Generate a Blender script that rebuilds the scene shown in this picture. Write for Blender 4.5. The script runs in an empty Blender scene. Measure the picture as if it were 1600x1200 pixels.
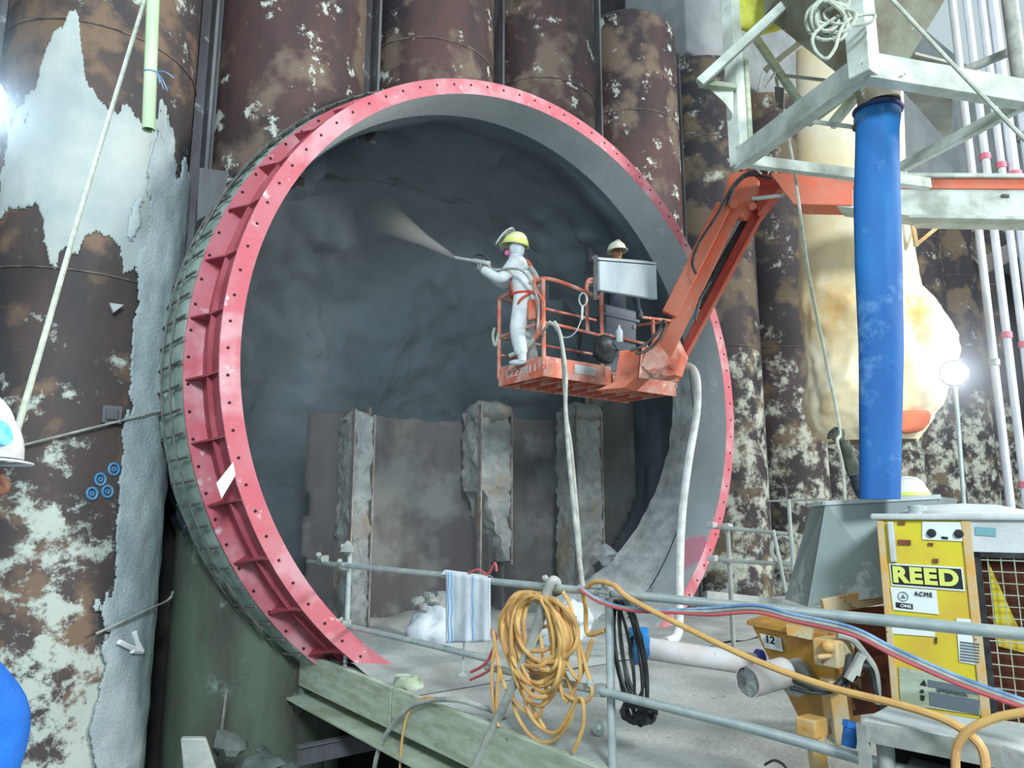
import bpy, math, random
from mathutils import Vector, Matrix, noise
from math import sin, cos, pi, radians as RAD

# ---------------------------------------------------------------- camera, world, lights, exposure
scn = bpy.context.scene
C = scn.collection
PITCH, TH, F_PX, EYE = RAD(10), RAD(37.2), 1150.0, 1.7
cd = bpy.data.cameras.new('camera'); cam = bpy.data.objects.new('camera', cd); C.objects.link(cam)
cam.location = (0, 0, EYE); cam.rotation_euler = (pi/2 + PITCH, 0, -TH)
cd.sensor_fit = 'HORIZONTAL'; cd.sensor_width = 36; cd.lens = 36*F_PX/1600; cd.clip_start = .05; cd.clip_end = 200
scn.camera = cam
scn.view_settings.view_transform = 'Standard'; scn.view_settings.look = 'None'
scn.view_settings.exposure = 0.13; scn.view_settings.gamma = 1.0; scn.view_settings.use_curve_mapping = False

def lin(c):
    return tuple(((v/255)/12.92 if v/255 <= .04045 else ((v/255+.055)/1.055)**2.4) for v in c[:3]) + (1,)

w = bpy.data.worlds.new('world'); scn.world = w; w.use_nodes = True
w.node_tree.nodes['Background'].inputs[0].default_value = (.62, .76, .80, 1)
w.node_tree.nodes['Background'].inputs[1].default_value = .80

def area(name, loc, target, size, power, col):
    l = bpy.data.lights.new(name, 'AREA'); l.shape = 'DISK'; l.size = size; l.energy = power; l.color = col
    o = bpy.data.objects.new(name, l); C.objects.link(o); o.location = loc
    o.rotation_euler = (Vector(target)-Vector(loc)).to_track_quat('-Z', 'Y').to_euler(); return o
area('site_floodlight_right', (17, -7, 9), (6, 9, 3), 2.5, 3000, (1, .95, .90))
area('site_floodlight_behind', (-3, -9, 9), (7, 9, 2), 3.0, 2500, (.86, .95, 1))
area('site_floodlight_left', (-1.6, 4.2, 5.6), (1.5, 9, 4), .4, 70, (.75, .88, 1))

# ---------------------------------------------------------------- where a photo pixel's ray meets real planes of the site
_cam_r = Vector((cos(TH), -sin(TH), 0)); _cam_f = Vector((sin(TH), cos(TH), 0))
def ray(x, y):
    a = (x-800)/F_PX; b = -(y-600)/F_PX
    f = cos(PITCH)-sin(PITCH)*b
    return _cam_r*a + _cam_f*f + Vector((0, 0, sin(PITCH)+cos(PITCH)*b)), f
O = Vector((0, 0, EYE))
def P(x, y, d):
    r, f = ray(x, y); return O + r*(d/f)
def PX(x, y, X): r, f = ray(x, y); return O + r*(X/r.x)
def PY(x, y, Y): r, f = ray(x, y); return O + r*(Y/r.y)
def PZ(x, y, Z): r, f = ray(x, y); return O + r*((Z-EYE)/r.z)
def PN(x, y, p0, n): r, f = ray(x, y); return O + r*((Vector(p0)-O).dot(n)/r.dot(n))

# ---------------------------------------------------------------- mesh builder
class M:
    def __init__(s): s.v = []; s.f = []
    def add(s, vs, fs):
        n = len(s.v); s.v += [Vector(v) for v in vs]; s.f += [tuple(i+n for i in f) for f in fs]; return s
    def hexa(s, p):   # 8 corners: bottom 4 (ccw), top 4
        return s.add(p, [(3,2,1,0),(4,5,6,7),(0,1,5,4),(1,2,6,5),(2,3,7,6),(3,0,4,7)])
    def box(s, c, size, ax=None):
        X, Y, Z = ax or (Vector((1,0,0)), Vector((0,1,0)), Vector((0,0,1)))
        c = Vector(c); a, b, d = size[0]/2, size[1]/2, size[2]/2
        return s.hexa([c+X*i*a+Y*j*b+Z*k*d for k in (-1,1) for i, j in ((-1,-1),(1,-1),(1,1),(-1,1))])
    def span(s, lo, hi):
        lo, hi = Vector(lo), Vector(hi); return s.box((lo+hi)/2, hi-lo)
    def beam(s, a, b, w, h, up=(0,0,1)):
        a, b = Vector(a), Vector(b); d = (b-a); L = d.length; d.normalize()
        u = Vector(up); sd = d.cross(u)
        if sd.length < 1e-3: sd = d.cross(Vector((1,0,0)))
        sd.normalize(); u = sd.cross(d)
        return s.box((a+b)/2, (L, w, h), (d, sd, u))
    def prism(s, poly, off):   # polygon of 3D points extruded by vector
        n = len(poly); off = Vector(off); p = [Vector(q) for q in poly]
        return s.add(p+[q+off for q in p], [tuple(range(n))[::-1], tuple(range(n, 2*n))]+[(i, (i+1) % n, (i+1) % n+n, i+n) for i in range(n)])
    def tube(s, pts, r, n=8, closed=False, cap=True):
        pts = [Vector(p) for p in pts]; m = len(pts)
        if m < 2: return s
        rr = r if callable(r) else (lambda t: r)
        t0 = (pts[1]-pts[0]).normalized()
        nrm = t0.cross(Vector((0,0,1)))
        if nrm.length < .1: nrm = t0.cross(Vector((1,0,0)))
        nrm.normalize(); vs = []
        for i, p in enumerate(pts):
            if closed: t = pts[(i+1) % m]-pts[i-1]
            else: t = pts[min(i+1, m-1)]-pts[max(i-1, 0)]
            if t.length < 1e-9: t = t0
            t = t.normalized(); nrm = nrm-t*nrm.dot(t)
            if nrm.length < 1e-6: nrm = t.orthogonal()
            nrm.normalize(); bn = t.cross(nrm); R = rr(i/(m-1))
            vs += [p+(nrm*cos(2*pi*k/n)+bn*sin(2*pi*k/n))*R for k in range(n)]
        fs = []
        for i in range(m if closed else m-1):
            j = (i+1) % m
            fs += [(i*n+k, i*n+(k+1) % n, j*n+(k+1) % n, j*n+k) for k in range(n)]
        if cap and not closed: fs += [tuple(range(n))[::-1], tuple(range((m-1)*n, m*n))]
        return s.add(vs, fs)
    def cyl(s, a, b, r, r2=None, n=16):
        r2 = r if r2 is None else r2; return s.tube([a, b], lambda t: r+(r2-r)*t, n)
    def lathe(s, c, axis, prof, n=32, a0=0, a1=2*pi, ref=None, cap=False):   # prof: (radius, along axis)
        c = Vector(c); ax = Vector(axis).normalized(); u = Vector(ref).normalized() if ref else ax.orthogonal().normalized()
        u = (u-ax*u.dot(ax)).normalized(); v = ax.cross(u); full = abs(a1-a0-2*pi) < 1e-6; m = n if full else n+1
        vs = []
        for r, t in prof:
            for k in range(m):
                a = a0+(a1-a0)*k/n; vs.append(c+ax*t+(u*cos(a)+v*sin(a))*r)
        fs = []
        for i in range(len(prof)-1):
            for k in range(n):
                k2 = (k+1) % m; fs.append((i*m+k, i*m+k2, (i+1)*m+k2, (i+1)*m+k))
        if cap: fs += [tuple(range(m))[::-1], tuple(range((len(prof)-1)*m, len(prof)*m))]
        return s.add(vs, fs)
    def ball(s, c, r, n=12, sq=(1,1,1), ax=None):
        c = Vector(c); X, Y, Z = ax or (Vector((1,0,0)), Vector((0,1,0)), Vector((0,0,1))); k0 = len(s.v)
        m = n//2; vs = []
        for i in range(m+1):
            a = pi*i/m
            for k in range(n):
                b = 2*pi*k/n
                vs.append(c+X*(r*sq[0]*sin(a)*cos(b))+Y*(r*sq[1]*sin(a)*sin(b))+Z*(r*sq[2]*cos(a)))
        fs = [(i*n+k, (i+1)*n+k, (i+1)*n+(k+1) % n, i*n+(k+1) % n) for i in range(m) for k in range(n)]
        return s.add(vs, fs)
    def grid(s, fn, nu, nv, keep=None, wrap=False):
        vs = [fn(i/nu, j/nv) for j in range(nv+1) for i in range(nu+1)]; fs = []
        for j in range(nv):
            for i in range(nu):
                if keep and not keep((i+.5)/nu, (j+.5)/nv): continue
                a = j*(nu+1)+i; fs.append((a, a+1, a+nu+2, a+nu+1))
        return s.add(vs, fs)
    def rough(s, amp, sc, seed=0):
        off = Vector((seed*7.3, seed*3.1, seed*1.7))
        s.v = [v+noise.noise_vector(v*sc+off)*amp for v in s.v]; return s

def spline(pts, n=8, closed=False):
    pts = [Vector(p) for p in pts]; m = len(pts); out = []
    for i in range(m if closed else m-1):
        if closed: a, b, c, d = pts[i-1], pts[i], pts[(i+1) % m], pts[(i+2) % m]
        else: a, b, c, d = pts[max(i-1, 0)], pts[i], pts[i+1], pts[min(i+2, m-1)]
        for k in range(n):
            t = k/n; out.append(.5*((2*b)+(c-a)*t+(2*a-5*b+4*c-d)*t*t+(3*b-a-3*c+d)*t*t*t))
    if not closed: out.append(pts[-1])
    return out

WL = {}
def mk(name, m, mat, parent=None, smooth=True, bevel=0, origin=None, solid=0, angle=35, **props):
    vs, fs = m.v, m.f
    used = set(i for f in fs for i in f)
    if len(used) < len(vs):
        mp = {}; nv = []
        for i in sorted(used): mp[i] = len(nv); nv.append(vs[i])
        vs = nv; fs = [tuple(mp[i] for i in f) for f in fs]
    lo = Vector([min(v[i] for v in vs) for i in range(3)]); hi = Vector([max(v[i] for v in vs) for i in range(3)])
    if origin is None: origin = Vector(((lo.x+hi.x)/2, (lo.y+hi.y)/2, lo.z)) if parent is None else (lo+hi)/2
    origin = Vector(origin)
    me = bpy.data.meshes.new(name); me.from_pydata([v-origin for v in vs], [], fs); me.update()
    o = bpy.data.objects.new(name, me); C.objects.link(o); me.materials.append(mat)
    if parent: o.parent = parent; o.location = origin-WL[parent.name]
    else: o.location = origin
    WL[o.name] = origin
    if smooth: me.shade_smooth(); me.set_sharp_from_angle(angle=RAD(angle))
    if solid:
        q = o.modifiers.new('solid', 'SOLIDIFY'); q.thickness = solid; q.offset = 0
    if bevel:
        q = o.modifiers.new('bevel', 'BEVEL'); q.width = bevel; q.segments = 2; q.limit_method = 'ANGLE'
    for k, v in props.items(): o[k] = v
    return o
def thing(name, label, cat, loc, group=None):
    o = bpy.data.objects.new(name, None); C.objects.link(o); o.location = loc; WL[o.name] = Vector(loc)
    o.empty_display_size = .1; o['label'] = label; o['category'] = cat
    if group: o['group'] = group
    return o
def copy_tree(o, loc=None, label=None, parent=None, kids=None):
    c = o.copy(); C.objects.link(c)
    if parent: c.parent = parent
    if loc is not None: c.location = loc
    if label: c['label'] = label
    for ch in [x for x in o.children]: copy_tree(ch, parent=c)
    return c

# ---------------------------------------------------------------- materials
def mat(name, col, rough=.65, metal=0, col2=None, scale=4, lo=.4, hi=.62, patch=None, pt=.6, pscale=3, pw=.04, bump=.0, bscale=30,
        stretch=1.0, detail=6, alpha=None, zb=None, spots=(), soft=.82, world=False, spec=.4, extra=None):
    m = bpy.data.materials.new(name); m.use_nodes = True; nt = m.node_tree; N = nt.nodes; L = nt.links
    b = N['Principled BSDF']; b.inputs['Roughness'].default_value = rough; b.inputs['Metallic'].default_value = metal
    b.inputs['Specular IOR Level'].default_value = spec
    tc = N.new('ShaderNodeTexCoord'); geo = N.new('ShaderNodeNewGeometry')
    src = geo.outputs['Position'] if world else tc.outputs['Object']
    mp = N.new('ShaderNodeMapping'); L.new(src, mp.inputs[0]); mp.inputs['Scale'].default_value = (1, 1, stretch)
    def nz(sc, det=detail, rg=.6, s=None):
        n = N.new('ShaderNodeTexNoise'); n.inputs['Scale'].default_value = sc; n.inputs['Detail'].default_value = det
        n.inputs['Roughness'].default_value = rg; L.new(s or mp.outputs[0], n.inputs['Vector']); return n.outputs[0]
    def ramp(f, a, bb, interp='LINEAR'):
        r = N.new('ShaderNodeMapRange'); r.inputs[1].default_value = a; r.inputs[2].default_value = bb; L.new(f, r.inputs[0])
        return r.outputs[0]
    def mixc(f, a, bcol):
        x = N.new('ShaderNodeMix'); x.data_type = 'RGBA'; L.new(f, x.inputs[0])
        for s, i in ((a, 6), (bcol, 7)):
            if isinstance(s, tuple): x.inputs[i].default_value = s
            else: L.new(s, x.inputs[i])
        return x.outputs[2]
    def math_(op, a, bb):
        x = N.new('ShaderNodeMath'); x.operation = op
        for s, i in ((a, 0), (bb, 1)):
            if isinstance(s, (int, float)): x.inputs[i].default_value = s
            else: L.new(s, x.inputs[i])
        return x.outputs[0]
    cur = lin(col)
    if col2: cur = mixc(ramp(nz(scale), lo, hi), cur, lin(col2))
    if extra:      # third tone
        cur = mixc(ramp(nz(extra[1], 4, .55, src), extra[2], extra[2]+.1), cur, lin(extra[0]))
    if patch:
        f = nz(pscale, 10, .72, src)
        if zb:     # height dependent amount of patches: (z, bias) stops
            sep = N.new('ShaderNodeSeparateXYZ'); L.new(geo.outputs['Position'], sep.inputs[0])
            zz = math_('DIVIDE', math_('ADD', sep.outputs[2], 4.0), 20.0)
            cr = N.new('ShaderNodeValToRGB'); L.new(zz, cr.inputs[0]); el = cr.color_ramp.elements
            for i, (z, v) in enumerate(zb):
                e = el[i] if i < 2 else el.new(.5)
                e.position = (z+4)/20; e.color = (v, v, v, 1)
            f = math_('ADD', f, math_('SUBTRACT', cr.outputs[0], .5))
        cur = mixc(ramp(f, pt, pt+pw), cur, lin(patch))
    for (pos, rad, pc) in spots:
        vm = N.new('ShaderNodeVectorMath'); vm.operation = 'DISTANCE'; L.new(geo.outputs['Position'], vm.inputs[0]); vm.inputs[1].default_value = pos
        f = math_('ADD', vm.outputs['Value'], math_('MULTIPLY', math_('SUBTRACT', nz(5/rad*.35, 5, .7, geo.outputs['Position']), .5), rad*1.6))
        cur = mixc(ramp(f, rad, rad*soft), cur, lin(pc))
    if isinstance(cur, tuple): b.inputs['Base Color'].default_value = cur
    else: L.new(cur, b.inputs['Base Color'])
    if bump:
        bp = N.new('ShaderNodeBump'); bp.inputs['Strength'].default_value = bump; bp.inputs['Distance'].default_value = .02
        L.new(nz(bscale, 5), bp.inputs['Height']); L.new(bp.outputs[0], b.inputs['Normal'])
    if alpha is not None: b.inputs['Alpha'].default_value = alpha
    return m
def glow(name, col, s):
    m = bpy.data.materials.new(name); m.use_nodes = True; b = m.node_tree.nodes['Principled BSDF']
    b.inputs['Base Color'].default_value = lin(col); b.inputs['Emission Color'].default_value = lin(col); b.inputs['Emission Strength'].default_value = s
    return m

PALE = (205, 212, 205)
m_white_steel = mat('white_painted_steel', (196, 208, 202), .55, col2=(160, 168, 158), scale=3, patch=(120, 112, 98), pt=.66, pscale=7, bump=.15)
m_galv = mat('galvanised_tube', (165, 182, 184), .42, .35, col2=(190, 200, 196), scale=6, patch=(205, 212, 208), pt=.62, pscale=14, bump=.1)
m_orange = mat('orange_paint', (206, 100, 72), .5, col2=(196, 116, 92), scale=3, patch=(216, 190, 180), pt=.64, pscale=6, bump=.08)
m_orange_d = mat('orange_paint_dusty', (200, 106, 84), .6, col2=(206, 170, 158), scale=4, lo=.42, hi=.66, patch=(222, 214, 210), pt=.62, pscale=7, bump=.1)
m_red_arm = mat('dark_red_paint', (158, 52, 42), .5, col2=(176, 72, 58), scale=3)
m_red = mat('ring_red_paint', (192, 96, 108), .55, col2=(190, 120, 130), scale=1.6, patch=(216, 200, 204), pt=.585, pscale=3.6, pw=.08, bump=.1, bscale=14,
            extra=((204, 150, 158), 1.1, .52))
m_red_dark = mat('ring_web_shaded_red', (148, 60, 72), .6, col2=(168, 84, 94), scale=2, patch=(214, 190, 190), pt=.69, pscale=5, bump=.1)  # ring red darkened: shade between the flanges put into the colour
m_black = mat('black_rubber', (30, 33, 36), .5, col2=(62, 66, 68), scale=8)
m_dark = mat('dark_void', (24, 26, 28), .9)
m_yhose = mat('yellow_hose', (212, 174, 106), .5, col2=(198, 152, 98), scale=5, patch=(214, 202, 170), pt=.66, pscale=10)
m_greyhose = mat('grey_dusty_hose', (140, 146, 142), .7, col2=(176, 180, 172), scale=5, bump=.1)
m_whitehose = mat('white_dusty_hose', (200, 206, 206), .7, col2=(170, 176, 172), scale=6, bump=.2)
m_redhose = mat('red_hose', (196, 96, 100), .5, col2=(170, 84, 92), scale=5)
m_bluehose = mat('blue_hose', (96, 132, 176), .5, col2=(150, 180, 206), scale=5)
m_cloth_white = mat('white_coverall_cloth', (214, 222, 224), .85, col2=(190, 200, 202), scale=6, bump=.4, bscale=16)
m_skin = mat('skin', (150, 104, 84), .6)
m_helmet = mat('white_helmet_plastic', (226, 228, 226), .35)
m_lime = mat('lime_reflective_band', (212, 224, 110), .5, col2=(222, 228, 150), scale=8)
m_glove = mat('dusty_glove', (150, 156, 152), .8, col2=(110, 118, 116), scale=10)
m_shot = mat('sprayed_concrete', (128, 140, 144), .95, col2=(150, 162, 166), scale=2.2, bump=.9, bscale=22)
m_conc = mat('pale_concrete', (170, 176, 172), .9, col2=(140, 148, 144), scale=2, bump=.5, bscale=16)
# ---------------------------------------------------------------- setting
RC = Vector((6.5, 0, 3.52)); R1, R0, YF = 4.38, 4.165, 7.88
HEAD = 11.9
m_deck = mat('deck_gritty_concrete', (176, 182, 180), .95, col2=(150, 158, 156), scale=1.2, patch=(120, 126, 122), pt=.62, pscale=2.2, pw=.1, bump=.7, bscale=26)
m_pit = mat('pit_rubble_ground', (66, 76, 74), .95, col2=(110, 120, 116), scale=1.5, bump=1, bscale=8)
m_void_wall = mat('dark_wall_behind_piles', (38, 38, 40), .95, col2=(58, 54, 54), scale=2, bump=.4)
m_header = mat('smooth_grey_concrete', (150, 156, 158), .85, col2=(128, 134, 136), scale=1)
m_timber = mat('green_grey_edge_board', (176, 190, 172), .8, col2=(150, 160, 136), scale=2.2, stretch=6, patch=(118, 128, 112), pt=.63, pscale=6, bump=.35, bscale=30)

# floor of the pit, deck
mk('ground_pit', M().grid(lambda u, v: Vector((-8+u*42, -2+v*15, -3.1+.5*noise.fractal(Vector((u*20, v*9, 3)), 1, 2, 5))), 90, 40), m_pit, kind='structure')
dk = M().span((3.72, -3, -.3), (40, 9.3, 0)); dk.span((4.0, 9.3, -.3), (9.2, 10.9, 0.02))
floor = mk('floor', dk, m_deck, smooth=False, kind='structure')
# loose grit and fillet against the ring
hp = M().grid(lambda u, v: Vector((3.75+u*5.7, 6.4+v*4.0, .01+max(0, (.10*noise.noise(Vector((u*9, v*7, 1)))+.16*v*v)))), 60, 40)
mk('grit_layer', hp, m_deck, parent=floor, kind='stuff')
def back_wall(u, v): return Vector((-10+u*50, 11.35, -3.4+v*18))
def outside(u, v):
    p = back_wall(u, v); return math.hypot(p.x-RC.x, p.z-RC.z) > 4.3
wall_back = mk('wall_back', M().grid(back_wall, 130, 60, keep=outside), m_void_wall, kind='structure')
mk('trim_1', M().span((12.15, 9.5, HEAD), (60, 13, 18)), m_header, kind='structure', bevel=.05)
mk('wall_right', M().span((40.5, -6, -3), (41, 12, 18)), m_header, kind='structure')

# ---------------------------------------------------------------- piles
PR, PYC, PS = 1.1, 10.2, 2.45
cx = [1.05+PS*i for i in range(-2, 12)]
low_white = [(-4, .56), (1.2, .56), (2.6, .5), (4.3, .42), (6, .36), (12, .40)]
m_pileA = mat('rusty_pile_mottled', (84, 72, 68), .7, .0, col2=(58, 58, 62), scale=1.3, stretch=.4, patch=(182, 192, 184), pt=.53, pscale=2.6, pw=.07, bump=.35, bscale=9, world=True,
              zb=[(-4, .61), (.2, .58), (1.2, .53), (2.8, .48), (4.6, .42), (7.2, .44), (10, .46)], extra=((118, 98, 82), 1.6, .52))
m_pileB = mat('rusty_pile_bare', (84, 62, 60), .65, .1, col2=(54, 48, 52), scale=1.1, stretch=.35, patch=(190, 196, 186), pt=.57, pscale=2.2, pw=.04, bump=.3, bscale=8, world=True,
              zb=[(-4, .5), (6.5, .44), (9.5, .475), (12, .49)], extra=((112, 98, 86), 1.2, .5))
m_pileC = mat('pile_white_below_rust_above', (66, 58, 62), .7, .0, col2=(46, 46, 52), scale=1.1, stretch=.35, patch=(182, 188, 176), pt=.54, pscale=2.2, pw=.1, bump=.3, bscale=8, world=True,
              zb=[(-4, .57), (3.0, .56), (5.1, .54), (5.5, .44), (8, .42), (12, .47)], extra=((104, 92, 76), 1.3, .5))
m_pileG = mat('green_damp_pile', (92, 108, 92), .75, col2=(64, 62, 56), scale=.9, stretch=.35, patch=(140, 158, 146), pt=.56, pscale=1.3, pw=.1, bump=.3, bscale=8)
m_weld = mat('weld_bead', (120, 112, 104), .7, col2=(84, 74, 70), scale=6)
m_shot_pile = mat('shotcrete_on_pile', (158, 174, 178), .95, col2=(184, 198, 200), scale=1.6, bump=.9, bscale=30, patch=(200, 210, 212), pt=.62, pscale=9, pw=.1)
m_lime_band = mat('white_lime_coat', (160, 174, 174), .85, col2=(182, 192, 188), scale=1.2, patch=(96, 92, 84), pt=.66, pscale=2.2, bump=.25)
plabels = ['dark steel tube pile at the left picture edge, second left of the roped pile', 'dark shadowed tube pile filling the left picture edge',
 'wide foremost pile left of the ring with white band and sprayed concrete strip', 'rusty pile rising behind the ring, first right of the flat steel strips',
 'rusty pile above the ring crown, second right of the flat steel strips', 'brown pile with white blotches, just right of the ring crown',
 'pile with rounded grey top above the ring right shoulder', 'dark pile right behind the ring right edge, white and green below',
 'dark pile behind the elbow of the orange boom, white patches below', 'pile mostly hidden behind the cream ventilation duct',
 'pile behind the blue hanging hose, seen below the duct', 'narrow whitewashed pile just right of the duct', 'pile behind the left white conduits', 'far pile behind the right white conduits']
piles = []
for i, x in enumerate(cx):
    top = 14.5 if x < 12 else HEAD
    if i == 6: top = 12.3
    nz, na = int((top+3.4)/.12), 48
    def fn(u, v, x=x, top=top):
        a = -pi*.08-u*pi*.84 ; z = -3.4+(top+3.4)*v
        return Vector((x+PR*cos(a), PYC+PR*sin(a), z))
    def keep(u, v, x=x, fn=fn):
        p = fn(u, v); return math.hypot(p.x-RC.x, p.z-RC.z) > 4.3
    # full round tube outside the ring
    def fn(u, v, x=x, top=top):
        a = -u*2*pi; z = -3.4+(top+3.4)*v
        r = PR if z < top-.5 or i != 6 else PR*math.sqrt(max(0.05, 1-((z-top+.5)/.52)**2))
        return Vector((x+r*cos(a), PYC+r*sin(a), z))
    def keep(u, v, fn=fn):
        p = fn(u, v); return math.hypot(p.x-RC.x, p.z-RC.z) > (4.62 if p.x > RC.x or p.z > RC.z+1 else 4.46)
    t = thing('steel_pile', plabels[i], 'pile', (x, PYC, -3.4), 'steel tube piles of the shaft wall')
    mt = m_pileA if i <= 2 else m_pileC if i >= 7 else m_pileB
    fine = 2 if i == 3 else 1
    mk('pile_tube', M().grid(fn, na*fine, nz*fine, keep=lambda u, v: keep(u, v) and (not 3 <= i <= 5 or fn(u, v).z > RC.z)), mt, t, angle=60)
    if i == 3: mk('pile_tube', M().grid(fn, na*2, nz*2, keep=lambda u, v: keep(u, v) and fn(u, v).z < RC.z), m_pileG, t, angle=60)
    for zs in ([4.35, 5.95, 7.35, 8.9][(i % 2):] if i <= 2 else [4.9+.3*(i % 3), 9.2+.25*(i % 4)]):
        pts = [Vector((x+(PR+.008)*cos(a), PYC+(PR+.008)*sin(a), zs)) for a in [-k*pi/30 for k in range(31)]]
        pts = [p for p in pts if math.hypot(p.x-RC.x, p.z-RC.z) > 4.65]
        if len(pts) > 3: mk('weld_seam', M().tube(pts, .012, 5), m_weld, t)
    piles.append(t)
# white lime coat and sprayed concrete strip on the big pile by the ring
def wrap_patch(t, x, a0, a1, z0, z1, th, inside, mt, name, na=50, nz=90):
    def fn(u, v, o=0):
        a = RAD(a0+(a1-a0)*u); z = z0+(z1-z0)*v
        n = noise.fractal(Vector((a*2.5, z*1.4, x)), .8, 2, 4)*.6
        r = PR+th*(.7+.3*noise.noise(Vector((a*6, z*3, 2))))
        return Vector((x+r*cos(a), PYC+r*sin(a), z))
    def keep(u, v):
        a = a0+(a1-a0)*u; z = z0+(z1-z0)*v
        n = noise.fractal(Vector((a*.06, z*1.2, x+5)), .8, 2.2, 6)
        return inside(a, z, n)
    m = M().grid(fn, na, nz, keep=keep)
    o = mk(name, m, mt, t, angle=60)
    q = o.modifiers.new('solid', 'SOLIDIFY'); q.thickness = .03; q.offset = -1
    return o
tp, xp = piles[2], cx[2]
# angles: -90 faces the camera side of the wall, -20 is the edge beside the ring
wrap_patch(tp, xp, -170, -15, 3.9, 8.0, .03, lambda a, z, n: 4.55+n*.5+.45*max(0, min(1, (-105-a)/20)) < z < 6.3+n*.55-max(0, (a+70))*.012+1.15*math.exp(-((a+117+n*5)/12)**2) and a > -144+n*18, m_lime_band, 'lime_coat', 240, 170)
wrap_patch(tp, xp, -75, 0, -3.0, 6.6, .06, lambda a, z, n: a > -66+n*14 and z < 6.2+n*.5, m_shot_pile, 'shotcrete_coating', 110, 300)
# interlock strips between piles
m_strip = mat('grey_steel_strip', (104, 108, 112), .6, .2, col2=(84, 80, 84), scale=2, stretch=.3, patch=(150, 156, 158), pt=.62, pscale=4)
for i in range(len(cx)-1):
    xm = (cx[i]+cx[i+1])/2; top = 14 if xm < 12 else HEAD
    z0 = -3.3
    if abs(xm-RC.x) < 4.3: z0 = RC.z+math.sqrt(4.35**2-(xm-RC.x)**2)
    mk('interlock_strip', M().span((xm-.14, 9.98, z0), (xm+.14, 10.03, top)), m_strip, wall_back, smooth=False)
    mk('interlock_web', M().span((xm-.02, 9.7, z0), (xm+.02, 9.98, top)), m_strip, wall_back, smooth=False)
# loose steel plate wedged above the ring shell
mk('steel_plate', M().prism([PY(312, 262, 9.2), PY(357, 268, 9.2), PY(350, 320, 9.2), PY(308, 345, 9.2)], (0, .05, 0)), m_strip,
   label='small loose grey steel plate standing in the gap above the ring left shoulder', category='plate', smooth=False)

# ---------------------------------------------------------------- the cavern behind the ring: sprayed concrete
m_cav = mat('cavern_sprayed_concrete', (78, 94, 102), .95, col2=(94, 110, 118), scale=.7, bump=.5, bscale=9, world=True, patch=(112, 122, 126), pt=.62, pscale=.8, pw=.2)
prof = [(4.17, 8.55), (4.16, 8.62), (4.17, 8.8), (4.25, 9.05), (4.45, 9.4), (4.55, 10.1), (4.5, 11.0), (4.35, 11.7), (3.9, 12.2), (3.2, 12.6), (2.4, 12.8), (1.5, 12.9), (.7, 12.95), (.02, 13.0)]
prof = [tuple(v) for v in [(p.x, p.y) for p in spline([Vector((a, b, 0)) for a, b in prof], 6)]]
def cav(u, v):
    a = u*2*pi; k = min(int(v*(len(prof)-1)), len(prof)-1); r, y = prof[k]
    p = Vector((RC.x+r*cos(a), y, RC.z+r*sin(a)))
    amp = min(1, max(0, (y-8.7)/1.2)); d = noise.fractal(p*.8+Vector((3, 1, 4)), .9, 2.1, 5)
    rad = Vector((cos(a), 0, sin(a)))
    g = .34*amp*d
    rid = noise.ridged_multi_fractal(p*.55, .9, 2.2, 3, 1, 2)*.07*amp
    return p-rad*(g+rid)*min(1, r/2)+Vector((0, -1, 0))*(g+rid)*(1 if y > 11.5 else .2)
cv = M().grid(cav, 200, len(prof)-1)
mk('wall_cavern', cv, m_cav, angle=70, kind='structure')

# cut piles standing in the lower half of the opening
m_cut = mat('cut_pile_steel_inside', (104, 102, 100), .8, col2=(84, 78, 80), scale=1.2, stretch=.25, patch=(140, 146, 146), pt=.6, pscale=1.2, pw=.15, bump=.2, world=True,
            extra=((126, 130, 128), .8, .48))
m_ribc = mat('rough_infill_concrete', (132, 138, 138), .95, col2=(158, 164, 162), scale=5, bump=1, bscale=30, extra=((140, 128, 112), 1.2, .58))
m_edge = mat('cut_steel_edge', (150, 146, 140), .6, .2, col2=(120, 104, 100), scale=5)
CUTZ = {3: 3.2, 4: 3.25, 5: 3.45, 6: 4.6}
clabel = {3: 'cut open pile shell left of the first concrete rib, pale coat on its left', 4: 'cut open pile shell between the first and the broken concrete rib',
          5: 'cut open pile shell right of the broken concrete rib', 6: 'taller cut open pile shell beside the ring right side'}
for i in (3, 4, 5, 6):
    x = cx[i]; zt = CUTZ[i]
    def fn(u, v, x=x, zt=zt):
        a = pi*(-.04)+u*pi*1.08; z = -.2+(zt+.2)*v
        if v > .98: z += .05*noise.noise(Vector((u*12, x, 0)))
        if i == 6: return Vector((9.45+1.3*u, 10.15+.22*sin(pi*u), z))
        return Vector((x+(PR)*cos(a), PYC-.25+PR*.75*sin(a), z))
    def keep(u, v, fn=fn):
        p = fn(u, v); return math.hypot(p.x-RC.x, p.z-RC.z) < 4.5 and p.x > 4.22+.12*noise.noise(Vector((0, 0, p.z*2.5)))-.25*(p.z < .8)
    t = mk('cut_pile_shell', M().grid(fn, 40, 40, keep=keep), m_cut, solid=.03, label=clabel[i], category='pile', angle=60)
rlabel = ['straight concrete infill rib with steel edges, left of the three in the opening', 'broken tapering concrete rib with torn top, middle of the opening', 'tall grey concrete rib below the lift basket, right of the three']
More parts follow.
